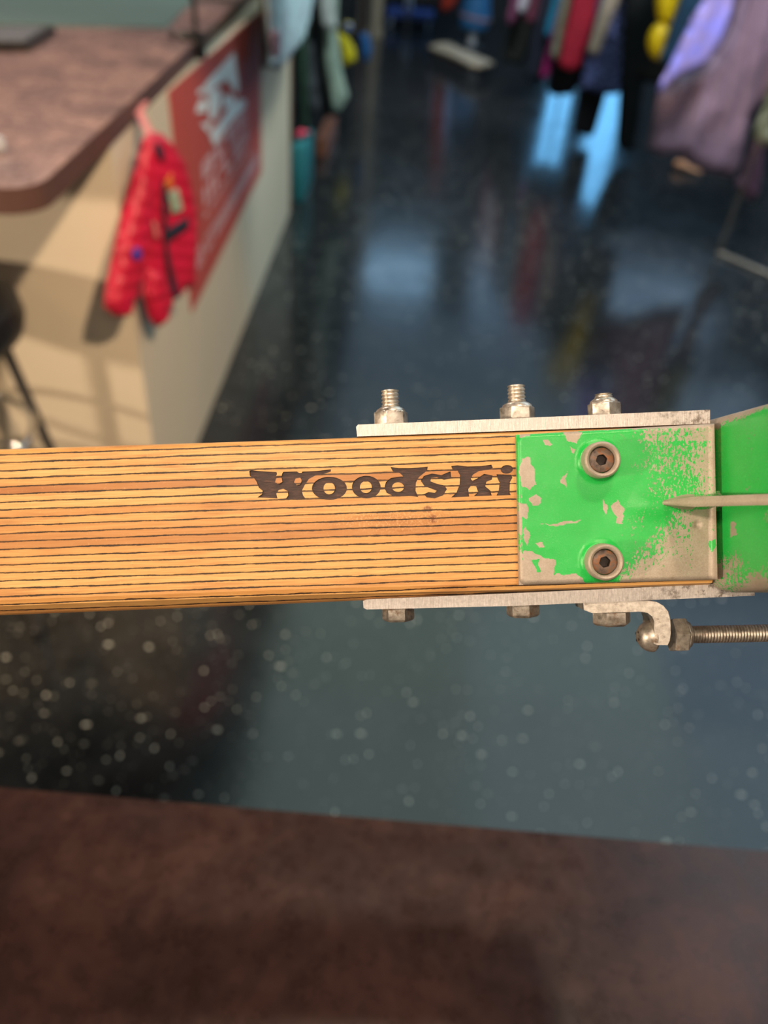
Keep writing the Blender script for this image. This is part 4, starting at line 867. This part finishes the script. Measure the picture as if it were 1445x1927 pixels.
# yellow and blue bags, posts
def bag(px, y, label, mat, th=0.12, cat='bag'):
    poly = onY(px, y); x0 = sum(a for a, b in poly) / len(poly); zm = min(b for a, b in poly)
    e = tag(empty('bag', (x0, y, zm)), label, cat)
    link('bag_body', cloth([(a - x0, b - zm) for a, b in poly], O0, (1, 0, 0), (0, -1, 0), th, 0.01, th * .6), mat, e, 'all')
    zt = max(b for a, b in poly) - zm
    link('strap', tube(NB(), [(-0.04, 0, zt - .02), (-0.03, 0, zt + 0.3), (0.0, 0, 1.2 - zm), (0.03, 0, zt + 0.3), (0.04, 0, zt - .02)], 0.008), M['dark'], e, True)
    return e
bag(c3([(930, 330), (950, 500), (985, 740), (1050, 745), (1140, 680), (1135, 560), (1060, 430)]), 6.2, 'bright yellow bag hanging by a dark strap beyond the sage trousers', f_('yellow_canvas', (0.60, 0.50, 0.01)))
bag(c3([(1180, 380), (1185, 600), (1215, 705), (1290, 705), (1325, 560), (1290, 400), (1240, 370)]), 6.6, 'deep blue bag hanging right of the yellow bag', f_('deep_blue_canvas', (0.01, 0.09, 0.26)))
bag(c3([(1000, 240), (1010, 340), (1060, 380), (1110, 350), (1100, 250)]), 6.9, 'small blue and yellow pouch between the yellow and deep blue bags', f_('blue_yellow_print', (0.08, 0.15, 0.45), (0.4, 0.36, 0.05), 30), 0.06)
hr = tag(empty('display_rail', (-0.75, 6.6, 0)), 'slim dark rail stand holding the yellow and blue bags', 'rail stand')
link('upright', tube(NB(), [(-0.2, 0, 0), (-0.2, 0, 1.2)], 0.012), M['dark'], hr, True); link('rail', tube(NB(), [(-0.2, -0.5, 1.2), (-0.2, 0, 1.2), (0.25, 0, 1.2)], 0.01), M['dark'], hr, True)
for px, w_, c, lb in ((705, 10, (0.30, 0.25, 0.17), 'pale beige square post in the far middle of the shop'), (682, 8, (0.10, 0.07, 0.05), 'brown square post left of the pale beige post')):
    q_ = gz(px, 70 if w_ == 10 else 58, 0); hw = w_ * q_.y / F
    e = tag(empty('shop_post', q_), lb, 'post'); m_ = plain('post_paint', c, 0.6)
    link('shaft', bevel(box(NB(), (-hw, -hw, 0.08), (hw, hw, CEIL - .002)), 0.006), m_, e); link('foot', bevel(box(NB(), (-hw * 1.25, -hw * 1.25, 0), (hw * 1.25, hw * 1.25, 0.08)), 0.006), m_, e)

# far end: low pale platform, blue trolley, toy, etc.
bpts = [gz(640 + x / 4.01, y / 4.01, 0.14) for x, y in [(672, 345), (760, 318), (830, 322), (900, 362), (1060, 425), (1160, 470), (1060, 492), (980, 478), (850, 415)]]
pf = tag(empty('display_platform', Vector((bpts[0].x, bpts[0].y, 0))), 'low pale-topped display platform on the floor at the far end of the aisle', 'platform')
link('top', bevel(prism(NB(), [p - pf.location for p in bpts], (0, 0, -0.025)), 0.004), plain('pale_beige_board', (0.42, 0.33, 0.22), 0.6), pf)
cc = sum(bpts, Vector()) / len(bpts); link('base', prism(NB(), [cc + (p - cc) * 0.9 - pf.location + Vector((0, 0, -0.025)) for p in bpts], (0, 0, -0.115)), M['dark'], pf)
blue = plain('blue_plastic', (0.03, 0.06, 0.22), 0.4); b0 = gz(724, 56, 0); b1_ = gz(812, 62, 0)
tr_ = tag(empty('flat_trolley', (b0 + b1_) / 2 + Vector((0, 0.35, 0))), 'dark blue low trolley with small wheels at the back of the aisle', 'trolley'); hw = (b1_ - b0).length / 2
link('deck', bevel(box(NB(), (-hw, -0.25, 0.10), (hw, 0.25, 0.17)), 0.02), blue, tr_, True)
for sx in (-1, 1):
    for sy in (-1, 1): link('wheel', lathe(NB(), (sx * hw * 0.8 - 0.015, sy * 0.2, 0.05), (1, 0, 0), [(0.02, 0), (0.048, 0.004), (0.048, 0.026), (0.02, 0.03)], 20), plain('pale_wheel_rubber', (0.35, 0.42, 0.55), 0.4), tr_, True)
link('push_handle', tube(NB(), [(-hw * .6, 0.23, 0.16), (-hw * .6, 0.26, 0.8), (hw * .6, 0.26, 0.8), (hw * .6, 0.23, 0.16)], 0.014), M['dark'], tr_, True)
wq = gz(762, 16, 0.17); tag(link('white_bottle', lathe(NB(), Vector((tr_.location.x - 0.03, tr_.location.y, 0.17)), (0, 0, 1), [(0.045, 0.002), (0.05, 0.02), (0.05, 0.14), (0.02, 0.19), (0.02, 0.22)], 20), plain('white_gloss', (0.6, 0.62, 0.65), 0.3), None, True), 'white bottle standing on the dark blue trolley', 'bottle')
q_ = gz(886, 88, 0); ty = tag(empty('display_bust', q_), 'blue bust form with a belt on a short white stem by the platform', 'display form')
link('stem', tube(NB(), [(0, 0, 0.012), (0, 0, 0.2)], 0.045), plain('white_stand', (0.5, 0.5, 0.5), 0.5), ty, True); link('foot', lathe(NB(), (0, 0, 0), (0, 0, 1), [(0.14, 0), (0.14, 0.01), (0.04, 0.014)], 28), M['dark'], ty, True)
link('bust', lathe(NB(), (0, 0, 0.15), (0, 0, 1), [(0.06, 0), (0.15, 0.04), (0.17, 0.16), (0.14, 0.3), (0.15, 0.45), (0.05, 0.55)], 28), plain('sky_blue_cloth', (0.03, 0.16, 0.36), 0.6), ty, True)
link('belt', lathe(NB(), (0, 0, 0.27), (0.12, 0, 1), [(0.172, 0), (0.178, 0.01), (0.176, 0.03), (0.17, 0.035)], 28), plain('pinkish_belt', (0.35, 0.22, 0.25), 0.5), ty, True)
garment('jacket', 'orange-red jacket hanging at the top edge in the far middle', 'jacket', [(829, 10), (834, 22), (842, 21), (858, 6)], 9.6, 1.5, 0.12, f_('orange_red_nylon', (0.36, 0.03, 0.012)), 0.08)
garment('coat', 'black coat hanging left of the orange-red jacket at the far end', 'coat', [(775, 8), (780, 14), (815, 16), (826, 8)], 9.7, 1.5, 0.4, f_('far_black_cloth', (0.01, 0.01, 0.012)), 0.08)
br = tag(empty('clothes_rack', (0.45, 9.75, 0)), 'clothes rack at the far end of the shop behind the trolley', 'clothes rack')
for dx in (-0.75, 0.75): link('upright', tube(NB(), [(dx, 0, 0), (dx, 0, 1.52)], 0.015), M['dark'], br, True)
link('rail', tube(NB(), [(-0.75, 0, 1.5), (0.75, 0, 1.5)], 0.012), M['dark'], br, True)
